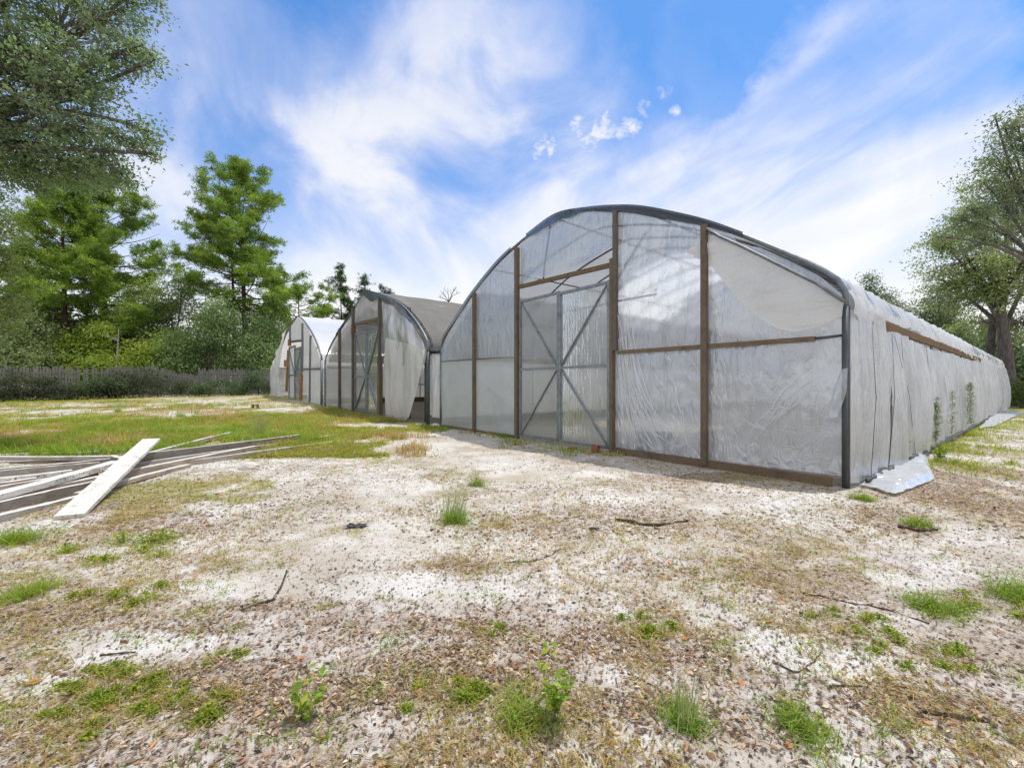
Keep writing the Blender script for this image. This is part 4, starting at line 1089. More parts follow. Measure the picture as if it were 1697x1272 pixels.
# understorey oaks and thicket behind the fence, each its own tree
TH = 'understorey trees behind the fence'
for (px_, Y, hpx, w_, cols, lab, dens) in (
        (75, 40, 520, 60, LIME, 'light green bushy tree low behind the far left of the fence', 1.0),
        (140, 36.5, 540, 48, LIME, 'yellow green sapling thicket glowing between the two left pines', .8),
        (225, 41, 470, 60, OAKG, 'green oak under the right side of the tallest left pine', 1.1),
        (290, 42, 450, 62, OAK, 'tall grey green oak in the gap left of the big lone pine', 1.2),
        (345, 39, 500, 60, BLUE, 'dark blue green oak behind the slumping fence panel', 1.2),
        (425, 42, 520, 60, BLUE, 'dark blue green oak at the foot of the big lone pine', 1.2),
        (450, 48, 500, 56, OAKG, 'green tree touching the left edge of the white roofed greenhouse', 1.1),
        (180, 48, 520, 60, OAK, 'hazy grey green oak deep between the left pines', .8),
        (262, 38, 555, 50, LIME, 'pale yellow green tree low behind the middle of the fence', .8),
        (20, 34, 500, 60, OAK, 'grey green tree at the very left behind the fence end', 1.0),
        (378, 48, 470, 50, OAKG, 'loose green tree behind the twin pine trunks', .8),
        (545, 62, 540, 70, OAKG, 'green tree mass showing over the white roof', 1.0),
        (625, 64, 540, 60, BLUE, 'dark green tree behind the grey roof', 1.0)):
    p = atY(px_, 640, Y); zt = atY(px_, hpx, Y)[2]; g = gz(p[0], p[1])
    rr = w_ * Y / F
    bl = [(np.array([p[0] + rng.uniform(-.55, .55) * rr, p[1] + rng.uniform(-.5, .5) * rr, g + zt * f_]), (rr * s_, rr * s_, zt * .17), int(n_ * dens)) for f_, s_, n_ in ((.26, .85, 46), (.42, .95, 52), (.5, .8, 46), (.62, .8, 46), (.70, .62, 40), (.84, .5, 30), (.33, .9, 46))]
    broadleaf('oak_tree', lab, (p[0], p[1], g), (p[0] + rng.normal(0, .4), p[1], g + zt * .6), .16, bl, .21, 36, .46, [(min(1, c[0] * 2.0), min(1, c[1] * 2.0), c[2] * 1.7) for c in cols], TH, twig=False, limbs_from=.25)
# thin trunks one can tell apart
for (px_, Y, top, w_, bark, lab) in ((191, 36, 545, .07, 'bark_pale', 'thin pale bare trunk leaning just behind the middle of the fence'), (82, 37, 470, .11, 'bark', 'thin dark trunk left of the pine with the dark trunk'), (160, 38, 540, .10, 'bark', 'thin dark trunk right of the pine with the dark trunk'), (33, 36, 470, .09, 'bark', 'thin dark trunk nearest the left edge behind the fence'), (236, 40, 560, .12, 'bark', 'forked dark trunk under the green oak')):
    b = atY(px_, 640, Y); b[2] = gz(b[0], b[1]) - .1; tp_ = atY(px_ + rng.uniform(2, 8), top, Y)
    e = thing('bare_trunk', lab, 'tree', tuple(b)); m = MB()
    m.tube(bez(b * 0, (tp_ - b) / 2 + rng.normal(0, .15, 3), tp_ - b, 8), np.linspace(w_, w_ * .5, 8), 7)
    for _ in range(4):
        k = rng.uniform(.4, .95); q = (tp_ - b) * k; m.tube(np.array([q, q + np.array([rng.normal(0, .6), rng.normal(0, .6), .5])]), [w_ * .3, .01], 4)
    m.build('trunk', M[bark], e)

# shrubs along the fence
for (px_, Y, top, w_, lab, cols) in ((35, 26.0, 612, 38, 'dark tangled bush at the left end of the fence', SHRUB), (82, 26.8, 614, 30, 'dark brown green bush second from the left end of the fence', SHRUB), (150, 28.2, 622, 32, 'dark green low bush under the fence gap', BLUE), (180, 28.8, 620, 26, 'green bush below the pale bare trunk', SHRUB), (232, 30, 606, 34, 'rounded grey green bush covering the middle of the fence', SHRUB), (268, 31, 600, 36, 'largest olive bush reaching over the fence top', [(.07, .09, .04), (.09, .10, .06), (.06, .085, .05)]), (330, 32.5, 628, 34, 'low dark bush below the slumping panel', BLUE), (385, 33.5, 625, 34, 'dark bush at the right part of the fence', BLUE), (428, 34, 600, 26, 'tall dark shrub beside the farthest greenhouse', BLUE)):
    p = atY(px_, 650, Y); g = gz(p[0], p[1]); zt = atY(px_, top, Y)[2] - g; rr = w_ * 1.15 * Y / F; zt *= .92
    bl = [(np.array([p[0] + rng.uniform(-.6, .6) * rr, p[1] + rng.uniform(-.3, .3) * rr, g + zt * f_ * rng.uniform(.6, 1.35)]), (rr * rng.uniform(.35, .85), rr * .6, zt * rng.uniform(.16, .34)), int(rng.uniform(14, 28))) for f_ in (.25, .3, .35, .55, .7)]
    broadleaf('shrub', lab, (p[0], p[1], g), (p[0], p[1], g + zt * .5), .04, bl, .12, 34, .22, cols, 'bushes along the fence', 'bush', twig=False, limbs_from=.1)

# right side: live oaks beyond the long curtain
bl = [blob(*a) for a in ((1600, 420, 27, 70, 110, 0), (1660, 360, 27, 75, 120, 1), (1640, 470, 27, 70, 110, -.5), (1580, 480, 28, 50, 70, 0), (1690, 450, 26, 70, 110, 0), (1560, 400, 27, 34, 40, 0, 20), (1700, 300, 27, 80, 110, 0), (1720, 540, 26, 60, 80, 1, 40), (1625, 540, 29, 50, 50, 1, 26), (1740, 400, 27, 80, 90, 1), (1600, 370, 27, 34, 34, .5))]
broadleaf('oak_tree', 'large live oak with twin grey trunks beyond the far end of the side curtain', (*atY(1668, 640, 27)[:2], -.05), (*atY(1660, 520, 27)[:2], 5.8), .50, [(a, b, int(n * .8)) for a, b, n in bl], .16, 40, .32, [(c[0] * 2.0, c[1] * 1.9, c[2] * 2.3) for c in OAKG], limbs_from=.75, rmax=.16)
tw = atY(1638, 640, 28); e = thing('oak_tree', 'second thick grey oak trunk left of the twin trunk oak', 'tree', (tw[0], tw[1], -.05)); m = MB()
tp_ = atY(1652, 470, 27.6); m.tube(bez(tw * 0 - [0, 0, .1], (tp_ - tw) * .5 + [-.4, 0, 0], tp_ - tw, 10), np.linspace(.30, .15, 10), 9); m.build('trunk', M['bark'], e)
Q_ = QB(); pc = atY(1655, 440, 27.6) + rng.normal(0, 1, (2600, 3)) * [1.6, 1.2, .8]; sz = rng.uniform(.08, .16, 2600)
Q_.add(leaf_quads(pc, unit(rng.normal(0, 1, (2600, 3))), unit(rng.normal(0, .8, (2600, 3)) + [0, 0, .8]), sz, sz * .5), palette(2600, OAKG)); Q_.build('crown', M['leaf'], e)
bl = [blob(*a) for a in ((1690, 230, 20, 50, 60, 0), (1665, 215, 20, 26, 14, 0, 16), (1650, 195, 20, 12, 4, 0, 6), (1660, 280, 20, 50, 60, .4), (1700, 330, 20, 60, 80, 0), (1640, 320, 20, 40, 44, .3), (1610, 350, 20, 26, 20, 0, 14), (1590, 372, 20, 30, 24, .3, 16), (1558, 395, 20, 16, 10, 0, 8), (1740, 220, 20, 60, 60, 0), (1760, 330, 20, 70, 70, 0), (1700, 180, 20, 24, 12, .2, 12), (1630, 400, 20, 40, 40, .3))]
broadleaf('oak_tree', 'oak leaning in from the right edge with sparse twigs against the sky', (26.5, 20.5, -.05), (25.6, 20.3, 6.5), .36, [(a, b, int(n * .75)) for a, b, n in bl], .125, 36, .24, [tuple(v * 1.6 for v in c) for c in OAK], limbs_from=.8, rmax=.10)
for (px_, Y, hpx, w_, cols, lab) in ((1530, 40, 475, 48, BLUE, 'dark green oak just above the greenhouse eave at the right'), (1480, 48, 490, 40, OAK, 'low grey green tree behind the roof slope at the right'), (1447, 52, 455, 26, BLUE, 'small pointed dark green tree top peeking over the roof edge'), (1580, 42, 500, 50, OAKG, 'green tree behind the torn eave of the long side'), (1700, 34, 540, 60, BLUE, 'dark thicket tree at the right edge beyond the far oaks'), (1625, 46, 560, 60, OAKG, 'lower green tree between the oak trunks and the roof'), (1760, 30, 560, 60, BLUE, 'dark shrubby tree at the far right edge')):
    p = atY(px_, 640, Y); zt = atY(px_, hpx, Y)[2]; rr = w_ * Y / F
    bl = [(np.array([p[0] + rng.uniform(-.5, .5) * rr, p[1] + rng.uniform(-.5, .5) * rr, zt * f_]), (rr * s_, rr * s_, zt * .17), int(n_ * 1.7)) for f_, s_, n_ in ((.28, .9, 44), (.45, .95, 50), (.60, .8, 46), (.72, .62, 40), (.86, .45, 30), (.35, .9, 44))]
    broadleaf('oak_tree', lab, (p[0], p[1], 0), (p[0], p[1], zt * .6), .18, bl, .2, 36, .45, [tuple(v * 1.3 for v in c) for c in cols], 'trees beyond the right side', twig=False, limbs_from=.25)
for (px_, Y, top, w_, lab) in ((1690, 24, 625, 26, 'leafy green bush at the right edge past the curtain'), (1672, 26.5, 635, 16, 'low green weeds by the far corner of the curtain')):
    p = atY(px_, 668, Y); zt = atY(px_, top, Y)[2]; rr = w_ * Y / F
    bl = [(np.array([p[0] + rng.uniform(-.5, .5) * rr, p[1], zt * f_]), (rr * .7, rr * .6, zt * .3), 26) for f_ in (.25, .3, .5, .7)]
    broadleaf('shrub', lab, (p[0], p[1], 0), (p[0], p[1], zt * .5), .03, bl, .10, 34, .2, OAKG, None, 'bush', twig=False, limbs_from=.1)

# far-off wood
Q_ = QB()
for (x0, x1, y0, y1, n, hh_) in ((-120, -15, 58, 72, 30000, 9), (-20, 40, 90, 110, 9000, 9), (28, 110, 46, 60, 20000, 8), (-75, -36, 36, 58, 12000, 8)):
    x = rng.uniform(x0, x1, n); y = rng.uniform(y0, y1, n)
    h_ = hh_ * (.35 + .9 * fbm(x * .12, y * .12, 77, 3)); z = h_ * rng.random(n) ** .7 + .3
    sz = rng.uniform(.3, .7, n)
    ci = palette(n, OAKG + LIME + OAK)
    Q_.add(leaf_quads(np.stack([x, y, z], 1), unit(rng.normal(0, 1, (n, 3))), unit(rng.normal(0, .8, (n, 3)) + [0, -.3, .6]), sz, sz * .55), ci)
o = Q_.build('far_wood', M['leaf']); tag(o, 'far off leafy wood filling the gaps between the trunks', 'wood', kind='stuff')

# ------------------------------------------------------------------ ground cover
GREEN = [(.21, .31, .035), (.16, .25, .03), (.27, .36, .05), (.33, .37, .06), (.13, .20, .03)]
DRY = [(.50, .38, .13), (.40, .28, .09), (.54, .44, .20), (.36, .31, .07), (.42, .41, .08), (.30, .19, .07)]
BRIGHT = [(.20, .34, .04), (.16, .29, .035), (.25, .38, .07)]
STRAW = [(.40, .29, .16), (.32, .20, .09), (.50, .39, .25), (.22, .135, .07)]
LEAFB = [(.29, .18, .11), (.42, .30, .20), (.24, .155, .10), (.47, .37, .27), (.33, .19, .10), (.16, .11, .08), (.52, .43, .34)]
LEAFO = [(.46, .21, .09), (.40, .19, .09), (.48, .30, .16)]
DARKB = [(.10, .075, .055), (.06, .045, .035), (.16, .12, .09), (.22, .17, .13)]


def scatter(n, ymin, ymax, L, kind=None, thr=.12, gamma=1.0, wide=1.35):
    """random ground points, denser near the camera's foreground where detail shows, accepted by a density field"""
    if ymin < 2: ymin = .35; n = int(n * 2.5)
    y = np.exp(rng.uniform(math.log(ymin), math.log(ymax), n)); u0 = rng.uniform(-1, 1, n); x = u0 * (wide * y + 2.2)
    ok = rng.random(n) > smooth(.72, 1.0, np.abs(u0)); x, y, n = x[ok], y[ok], int(ok.sum())
    d = field(x, y, L, kind) if L is not None else np.ones(n)
    if L is not None: d = d * np.clip(-.45 + 2.4 * fbm(x * 2.2, y * 2.2, 71, 4) + .38 * (1 - smooth(-2.6, -1.2, x)) * smooth(2.6, 4.2, y), 0, 1.2)
    k = (rng.random(n) < np.clip((d - thr) / (1 - thr), 0, 1) ** gamma) & ~inside(x, y, .12)
    return x[k], y[k]


def tufts(Q, x, y, nb, L, W, spread, cols, up=.9, bend=.35, cjit=.2, mixc=.5):
    n = len(x)
    if n == 0: return
    ci = np.repeat(np.arange(n), nb); N = n * nb
    sc = (.6 + .8 * rng.random(n))[ci]
    bx = x[ci] + rng.normal(0, 1, N) * spread * sc; by = y[ci] + rng.normal(0, 1, N) * spread * sc
    bz = ground_h(bx, by) - .004
    az = rng.uniform(0, 2 * math.pi, N)
    d = unit(np.stack([np.cos(az), np.sin(az), rng.normal(up, .5, N) + .15], 1)); d[:, 2] = np.abs(d[:, 2])
    Ls = L * sc * rng.uniform(.5, 1.2, N)
    q1, q2 = blades(np.stack([bx, by, bz], 1), d, Ls, W * rng.uniform(.7, 1.4, N), bend * rng.uniform(.3, 1.3, N))
    c = palette(n, cols, cjit)[ci] * mixc + palette(N, cols, cjit) * (1 - mixc)
    Q.add(q1, c); Q.add(q2, c)


Q_ = QB()
x, y = scatter(30000, 1.2, 7.5, GRASS, (0,), .15); tufts(Q_, x, y, 8, .055, .004, .024, GREEN + DRY[3:5] + STRAW[:1], .6, .55, mixc=.35)
x, y = scatter(26000, 1.2, 7.5, GRASS, (1,), .15); tufts(Q_, x, y, 8, .07, .0035, .028, DRY + GREEN[2:4] + STRAW, .5, .6, mixc=.35)
x, y = scatter(26000, 7.5, 30, GRASS, (0,), .1, wide=1.3); tufts(Q_, x, y, 9, .15, .011, .06, GREEN + DRY[3:5], 1.0, .4, mixc=.7)
x, y = scatter(26000, 7.5, 30, GRASS, (1,), .1, wide=1.3); tufts(Q_, x, y, 8, .15, .010, .06, DRY + STRAW + GREEN[2:4], .9, .4, mixc=.7)
x, y = scatter(16000, 7.5, 24, GRASS, (2,), .05, wide=1.3); tufts(Q_, x, y, 9, .28, .010, .08, BRIGHT + DRY[4:5], 1.5, .35)
# general thin cover over the far lawn and stray blades everywhere
n = 60000; y = np.exp(rng.uniform(math.log(7.5), math.log(34), n)); x = rng.uniform(-1.3, -.15, n) * y
k = (field(x, y, SAND) < .35) & (fbm(x * .8, y * .8, 61, 4) > .465) & ~inside(x, y, .1); x, y = x[k], y[k]
tufts(Q_, x, y, 7, .10, .011, .08, GREEN + GREEN + DRY + DRY[4:5], .9, .4)
x, y = scatter(26000, 1.3, 12, None); d = fbm(x * .9, y * .9, 91, 4) + .22 * (vnoise(x * 7, y * 7, 92) - .5) + .10 * smooth(3, 9, y) - .10 * field(x, y, SAND) - .03 * (1 - smooth(2, 3.2, y)); k = (d > .50) & (rng.random(len(x)) < np.clip((d - .50) * 9, .08, .55))
tufts(Q_, x[k], y[k], 8, .055, .0035, .03, DRY + DRY + GREEN[2:4] + STRAW, .5, .6)
g_ = (fbm(x * 1.7, y * 1.7, 131, 3) > .56) & (rng.random(len(x)) < .10); tufts(Q_, x[g_], y[g_], 9, .05, .004, .022, GREEN + BRIGHT, .7, .5)
k = (d > .48) & (d < .56) & (rng.random(len(x)) < .35); tufts(Q_, x[k], y[k], 7, .04, .003, .018, DRY + GREEN[2:4], .6, .5)
n = 2500; tt = rng.uniform(-.5, 31, n); ss = -rng.random(n) ** 2 * 1.6 - .2; w = CORNER + U * ss[:, None] + V * tt[:, None]
k = (tt > 2.2) & (fbm(w[:, 0] * 1.1, w[:, 1] * 1.1, 3, 2) > .42); tufts(Q_, w[k, 0], w[k, 1], 9, .12, .008, .05, GREEN + DRY[3:5], .9, .4)
n = 9000; y = np.exp(rng.uniform(math.log(7.5), math.log(26), n)); x = rng.uniform(-1.25, -.2, n) * y
k = (fbm(x * .6, y * .6, 171, 3) > .56) & ~inside(x, y, .2); tufts(Q_, x[k], y[k], 7, .24, .009, .07, DRY + STRAW + DRY[:2], 1.5, .4, mixc=.7)
k = (fbm(x * .6, y * .6, 191, 3) > .60) & ~inside(x, y, .2); tufts(Q_, x[k], y[k], 8, .26, .010, .07, BRIGHT + GREEN, 1.6, .4, mixc=.7)
o = Q_.build('grass', M['grass']); tag(o, 'short green and straw coloured grass patches growing through the sand', 'grass', kind='stuff')

# dead leaves, straw and twig crumbs
Q_ = QB()


def flat_bits(n, ymin, ymax, L, thr, size, aspect, cols, tilt=.25, gamma=1.0, clear=True):
    x, y = scatter(n, ymin, ymax, L, None, thr, gamma)
    if clear: k = rng.random(len(x)) > field(x, y, SAND) * .7 + np.clip(1.1 - 2.0 * fbm(x * 1.5, y * 1.5, 211, 4), 0, .55); x, y = x[k], y[k]
    m_ = len(x)
    if m_ == 0: return
    az = rng.uniform(0, 2 * math.pi, m_)
    d = unit(np.stack([np.cos(az), np.sin(az), rng.normal(0, tilt * .6, m_)], 1)); nn = unit(np.stack([rng.normal(0, tilt, m_), rng.normal(0, tilt, m_), np.ones(m_)], 1))
    sz = size * rng.uniform(.5, 1.5, m_)
    Q_.add(leaf_quads(np.stack([x, y, ground_h(x, y) + .004 + sz * .08 * rng.random(m_)], 1), d, nn, sz, sz * aspect * rng.uniform(.6, 1.4, m_)), palette(m_, cols, .25))


flat_bits(120000, 1.2, 9, LITTER, .03, .023, .45, LEAFB + STRAW, .35)
flat_bits(42000, 1.2, 10, LITTER, .02, .050, .09, STRAW + DARKB, .12)
flat_bits(34000, 1.2, 12, None, 0, .024, .4, DARKB + LEAFB + LEAFB, .3)
flat_bits(26000, 1.2, 12, None, 0, .034, .09, DARKB + STRAW, .12)
flat_bits(30000, 1.2, 9, None, 0, .012, .6, DARKB, .3, clear=False)
flat_bits(20000, 3.5, 14, None, 0, .042, .35, DARKB + LEAFB + STRAW, .3)
flat_bits(18000, 4, 14, None, 0, .065, .08, DARKB + STRAW, .15)
flat_bits(9000, 6, 26, LITTER, .02, .07, .5, LEAFB, .3)
flat_bits(150, 1.2, 8, None, 0, .045, .55, LEAFO, .35)
n = 5000; tt = rng.uniform(-1, 20, n); ss = -rng.random(n) * 3 - .15; w = CORNER + U * ss[:, None] + V * tt[:, None]
d = unit(rng.normal(0, 1, (n, 3)) * [1, 1, .2]); sz = rng.uniform(.02, .06, n)
Q_.add(leaf_quads(np.stack([w[:, 0], w[:, 1], ground_h(w[:, 0], w[:, 1]) + .006], 1), d, unit(rng.normal(0, .3, (n, 3)) + [0, 0, 1]), sz, sz * .4), palette(n, LEAFB + DARKB))
o = Q_.build('leaf_litter', M['litter']); tag(o, 'brown dead leaves, straw and bark crumbs strewn over the white sand', 'leaf litter', kind='stuff')


def weed(px_, py_, kind, label, size=1.0, n=60):
    p = at(px_, py_); g = float(ground_h(*p)); Q = QB()
    if kind == 'mat':            # low spreading weed of small leaves
        N = n * 20; nc_ = 9
        ca_ = rng.uniform(0, 6.28, nc_); cr_ = rng.random(nc_) ** .7 * .26 * size; cw = rng.uniform(.35, 1.0, nc_)
        k_ = rng.choice(nc_, N, p=cw / cw.sum()); a = rng.uniform(0, 6.28, N); r = np.abs(rng.normal(0, .065, N)) * size * cw[k_]
        x = p[0] + np.cos(ca_[k_]) * cr_[k_] * 1.4 + np.cos(a) * r * 1.3; y = p[1] + np.sin(ca_[k_]) * cr_[k_] * .9 + np.sin(a) * r
        z = ground_h(x, y) + rng.random(N) * .07 * size * cw[k_] * np.exp(-(r / (.07 * size)) ** 2)
        d = unit(np.stack([np.cos(a), np.sin(a), rng.normal(.5, .5, N)], 1) + rng.normal(0, .5, (N, 3))); sz = rng.uniform(.012, .026, N) * (size ** .3)
        Q.add(leaf_quads(np.stack([x, y, z], 1), d, unit(rng.normal(0, .6, (N, 3)) + [0, 0, 1]), sz, sz * .4), palette(N, BRIGHT + GREEN + GREEN[2:4] + DRY[3:5], .25))
        tufts(Q, p[0] + rng.normal(0, .16 * size, n // 2), p[1] + rng.normal(0, .12 * size, n // 2), 6, .06, .003, .02, GREEN + DRY + STRAW, .7, .5)
    elif kind == 'grass':
        tufts(Q, p[0] + rng.normal(0, .06 * size, n), p[1] + rng.normal(0, .05 * size, n), 7, .12 * size, .004, .03, GREEN + BRIGHT, 1.0, .45)
    elif kind == 'tall':
        tufts(Q, p[0] + rng.normal(0, .05 * size, n), p[1] + rng.normal(0, .05 * size, n), 7, .17 * size, .0045, .03, BRIGHT, 1.2, .4)
        tufts(Q, p[0] + rng.normal(0, .06 * size, n // 2), p[1] + rng.normal(0, .06 * size, n // 2), 4, .50 * size, .003, .03, [(.28, .34, .12), (.33, .36, .18)], 4.0, .12)
    elif kind == 'broad':        # upright weed with broad leaves
        for k in range(n):
            a = rng.uniform(0, 6.28); h_ = rng.uniform(.08, .26) * size; sp_ = .012 if n < 20 else .03; b = np.array([p[0] + rng.normal(0, sp_), p[1] + rng.normal(0, sp_), g])
            tip = b + np.array([math.cos(a) * h_ * .35, math.sin(a) * h_ * .35, h_])
            q1, q2 = blades(b[None], unit((tip - b)[None]), np.array([h_ * 1.1]), np.array([.003]), np.array([.1])); c = np.array([[.16, .22, .05]])
            Q.add(q1, c); Q.add(q2, c)
            m_ = 9; f = rng.uniform(.25, 1, m_)[:, None]; aa = rng.uniform(0, 6.28, m_)
            d = unit(np.stack([np.cos(aa), np.sin(aa), rng.normal(.4, .3, m_)], 1)); sz = rng.uniform(.02, .05, m_)
            Q.add(leaf_quads(b + (tip - b) * f + d * sz[:, None] * .5, d, unit(rng.normal(0, .5, (m_, 3)) + [0, 0, 1]), sz, sz * .45), palette(m_, BRIGHT + GREEN))
    elif kind == 'fennel':       # tall feathery stalk
        for k in range(n):
            b = np.array([p[0] + rng.normal(0, .03), p[1] + rng.normal(0, .03), g]); h_ = size * rng.uniform(.75, 1.0)
            m_ = 260; f = rng.uniform(.22, 1, m_); a = rng.uniform(0, 6.28, m_)
            r = .085 * size ** .5 * np.sin(np.clip(f, 0, 1) * 3.0) ** .7 + .01
            stem = b + np.stack([.02 * np.sin(f * 3 + k), .02 * np.cos(f * 2 + k), f * h_], 1)
            d = unit(np.stack([np.cos(a), np.sin(a), rng.normal(.9, .3, m_)], 1))
            Q.add(leaf_quads(stem + d * (r * rng.random(m_))[:, None], d, unit(rng.normal(0, 1, (m_, 3))), np.full(m_, .07), np.full(m_, .008)), palette(m_, [(.13, .20, .05), (.18, .24, .08), (.10, .15, .05)]))
            q1, q2 = blades(b[None], np.array([[.02, .02, 1.0]]), np.array([h_]), np.array([.012]), np.array([.03])); c = np.array([[.25, .17, .07]])
            Q.add(q1, c); Q.add(q2, c)
            for e_ in (.2,): pass
    o = Q.build({'mat': 'weed_clump', 'grass': 'grass_clump', 'tall': 'grass_clump', 'broad': 'weed', 'fennel': 'weed_stalk'}[kind], M['grass'])
    o.data.transform(__import__('mathutils').Matrix.Translation((-p[0], -p[1], -g))); o.location = (p[0], p[1], g)
    tag(o, label, 'grass clump' if kind in ('grass', 'tall') else 'weed')


weed(755, 862, 'tall', 'tall wispy green grass clump standing alone in the middle of the sand', .95, 70)
weed(790, 800, 'tall', 'wispy grass clump behind the tall lone clump', .7, 30)
weed(165, 912, 'mat', 'dense bright green weed mat on the sand below the board pile', 1.5, 120)
weed(190, 985, 'mat', 'small green weed clump with brown tips near the left side', .8, 60)
weed(50, 978, 'grass', 'yellowish grass clump at the left edge of the yard', 1.0, 50)
weed(20, 893, 'grass', 'green grass clump at the left edge beside the pile', 1.3, 70)
weed(180, 1115, 'mat', 'green weed clump in the lower left among dead leaves', .5, 70)
weed(235, 1125, 'mat', 'ragged green weed clump right of the lower left clump', .55, 70)
weed(140, 1180, 'mat', 'bright green weed mat at the bottom left border of the yard', .6, 80)
weed(330, 1175, 'mat', 'green weed clump with dark shadowed heart near the bottom left', .5, 70)
weed(275, 1148, 'mat', 'little green weed between two larger bottom left mats', .4, 40)
weed(370, 1095, 'mat', 'small leafy sprig above the bottom left weed mats', .3, 24)
weed(510, 1195, 'broad', 'small bright broad leaved weed at the bottom of the picture left of centre', .7, 8)
weed(745, 1150, 'mat', 'green weed clump on sand below centre', .62, 70)
weed(800, 1050, 'mat', 'tiny green weed patch in leaf litter near the centre', .35, 40)
weed(922, 1190, 'broad', 'tallest upright broad leaved weed at the bottom centre', 1.15, 14)
weed(870, 1190, 'grass', 'dark wiry grass clump left of the tall broad leaved weed', .8, 40)
weed(1138, 1198, 'tall', 'grass clump with one tall blade at the bottom right of centre', .42, 40)
weed(1330, 1200, 'grass', 'short bright grass tuft at the bottom right border', .6, 50)
weed(1075, 1048, 'mat', 'low green weed patch right of centre', .6, 60)
weed(1548, 1008, 'grass', 'bright green grass clump on the right slope of sand', .9, 60)
weed(1635, 1000, 'mat', 'long low green clump near the right edge', .8, 60)
weed(1690, 985, 'grass', 'grass clump cut by the right edge of the picture', 1.2, 60)
weed(1545, 1090, 'mat', 'yellow green weed patch lower right', .7, 60)
weed(1420, 1035, 'mat', 'flat yellow green patch in the right half of the sand', .6, 50)
weed(1525, 868, 'grass', 'green grass clump around the dark stick by the side path', .9, 40)
weed(1430, 830, 'grass', 'short grass clump just in front of the near corner pipe', 1.0, 50)
weed(1556, 765, 'broad', 'leafy green weed clump beside the fallen white sheet', 1.5, 40)
weed(1612, 768, 'mat', 'low green weeds on the path side right of the leafy clump', 1.6, 80)
weed(1556, 750, 'fennel', 'tall feathery weed stalk nearest the camera against the curtain', 1.15, 2)
weed(1578, 741, 'fennel', 'middle feathery weed stalk against the curtain', 1.15, 1)
weed(1606, 722, 'fennel', 'tallest feathery weed stalk with brown stem against the curtain', 1.5, 3)
weed(1506, 774, 'fennel', 'spindly bare weed stalk close to the curtain above the fallen sheet', .7, 1)
weed(610, 676, 'broad', 'dark green weeds at the foot of the middle greenhouse door', 1.6, 40)
weed(560, 674, 'broad', 'dark green weeds between the far and middle greenhouses', 1.6, 40)
weed(690, 706, 'grass', 'green grass at the foot of the torn hanging film', 1.8, 60)
weed(838, 724, 'grass', 'bright green grass at the foot of the left door post', 1.3, 60)
weed(430, 722, 'tall', 'tall bright green grass behind the board pile', 1.5, 120)
weed(300, 692, 'tall', 'bright grass tuft standing on the far lawn', 1.4, 40)
weed(195, 686, 'tall', 'bright grass tuft farther left on the far lawn', 1.4, 40)

# sticks, twigs and small things
def stick(q, r, label, name='stick', mat='twig', z=.0):
    pts = np.array([[*at(*p), 0] for p in q]); pts[:, 2] = ground_h(pts[:, 0], pts[:, 1]) + r * .6 + z
    pts = np.stack([resample(pts, 14)[:, k] for k in range(3)], 1); pts[1:-1] += rng.normal(0, r * .5, (12, 3))
    c = pts[0].copy(); m = MB(); m.tube(pts - c, r * np.linspace(1, .55, 14) * rng.uniform(.85, 1.15, 14), 7)
    o = m.build(name, M[mat], None, True); o.location = c; return tag(o, label, 'stick')


stick([(1020, 865), (1050, 871), (1090, 873), (1140, 866)], .017, 'thick brown stick lying on the sand right of centre')
stick([(1488, 871), (1520, 877), (1553, 875)], .017, 'dark stick lying in grass by the side path')
stick([(835, 933), (880, 930), (915, 920), (930, 908)], .007, 'curved dark twig on the sand in the middle of the yard', 'twig')
stick([(1330, 985), (1400, 1000), (1480, 1015), (1540, 1035)], .006, 'long straight twig on the right half of the sand', 'twig')
stick([(1285, 1105), (1320, 1125), (1350, 1105), (1360, 1090)], .004, 'forked thin twig low on the right', 'twig')
stick([(1375, 1145), (1430, 1138)], .004, 'short dark twig low on the right', 'twig')
stick([(1040, 1120), (1090, 1145), (1110, 1170)], .005, 'thin twig below the right centre', 'twig')
stick([(165, 1082), (225, 1073)], .005, 'short reddish twig on bare sand at the lower left', 'twig')
stick([(400, 1010), (450, 992), (470, 960), (475, 945)], .009, 'bent strand of dead grass standing off the sand at left', 'twig')
stick([(1530, 1180), (1600, 1192), (1640, 1198)], .010, 'flat strip of bark at the bottom right', 'bark_strip')
for q, lab in (((591, 879), 'dark flat scrap half buried in the sand left of centre'), ((985, 880), 'dark scrap on the sand beside the thick stick')):
    p = at(*q); m = MB(); n = 7
    P_ = np.stack(np.meshgrid(np.linspace(-.11, .11, n), np.linspace(-.06, .06, n), indexing='ij'), -1)
    m.grid(np.concatenate([P_ + rng.normal(0, .012, (n, n, 2)), (.015 + .03 * rng.random((n, n)))[..., None]], -1)); o = m.build('scrap', M['dark_plastic']); o.location = (*p, float(ground_h(*p))); o.scale = (.8, .7, .6) if q[0] < 700 else (.4, .4, .5)
    tag(o, lab, 'scrap')
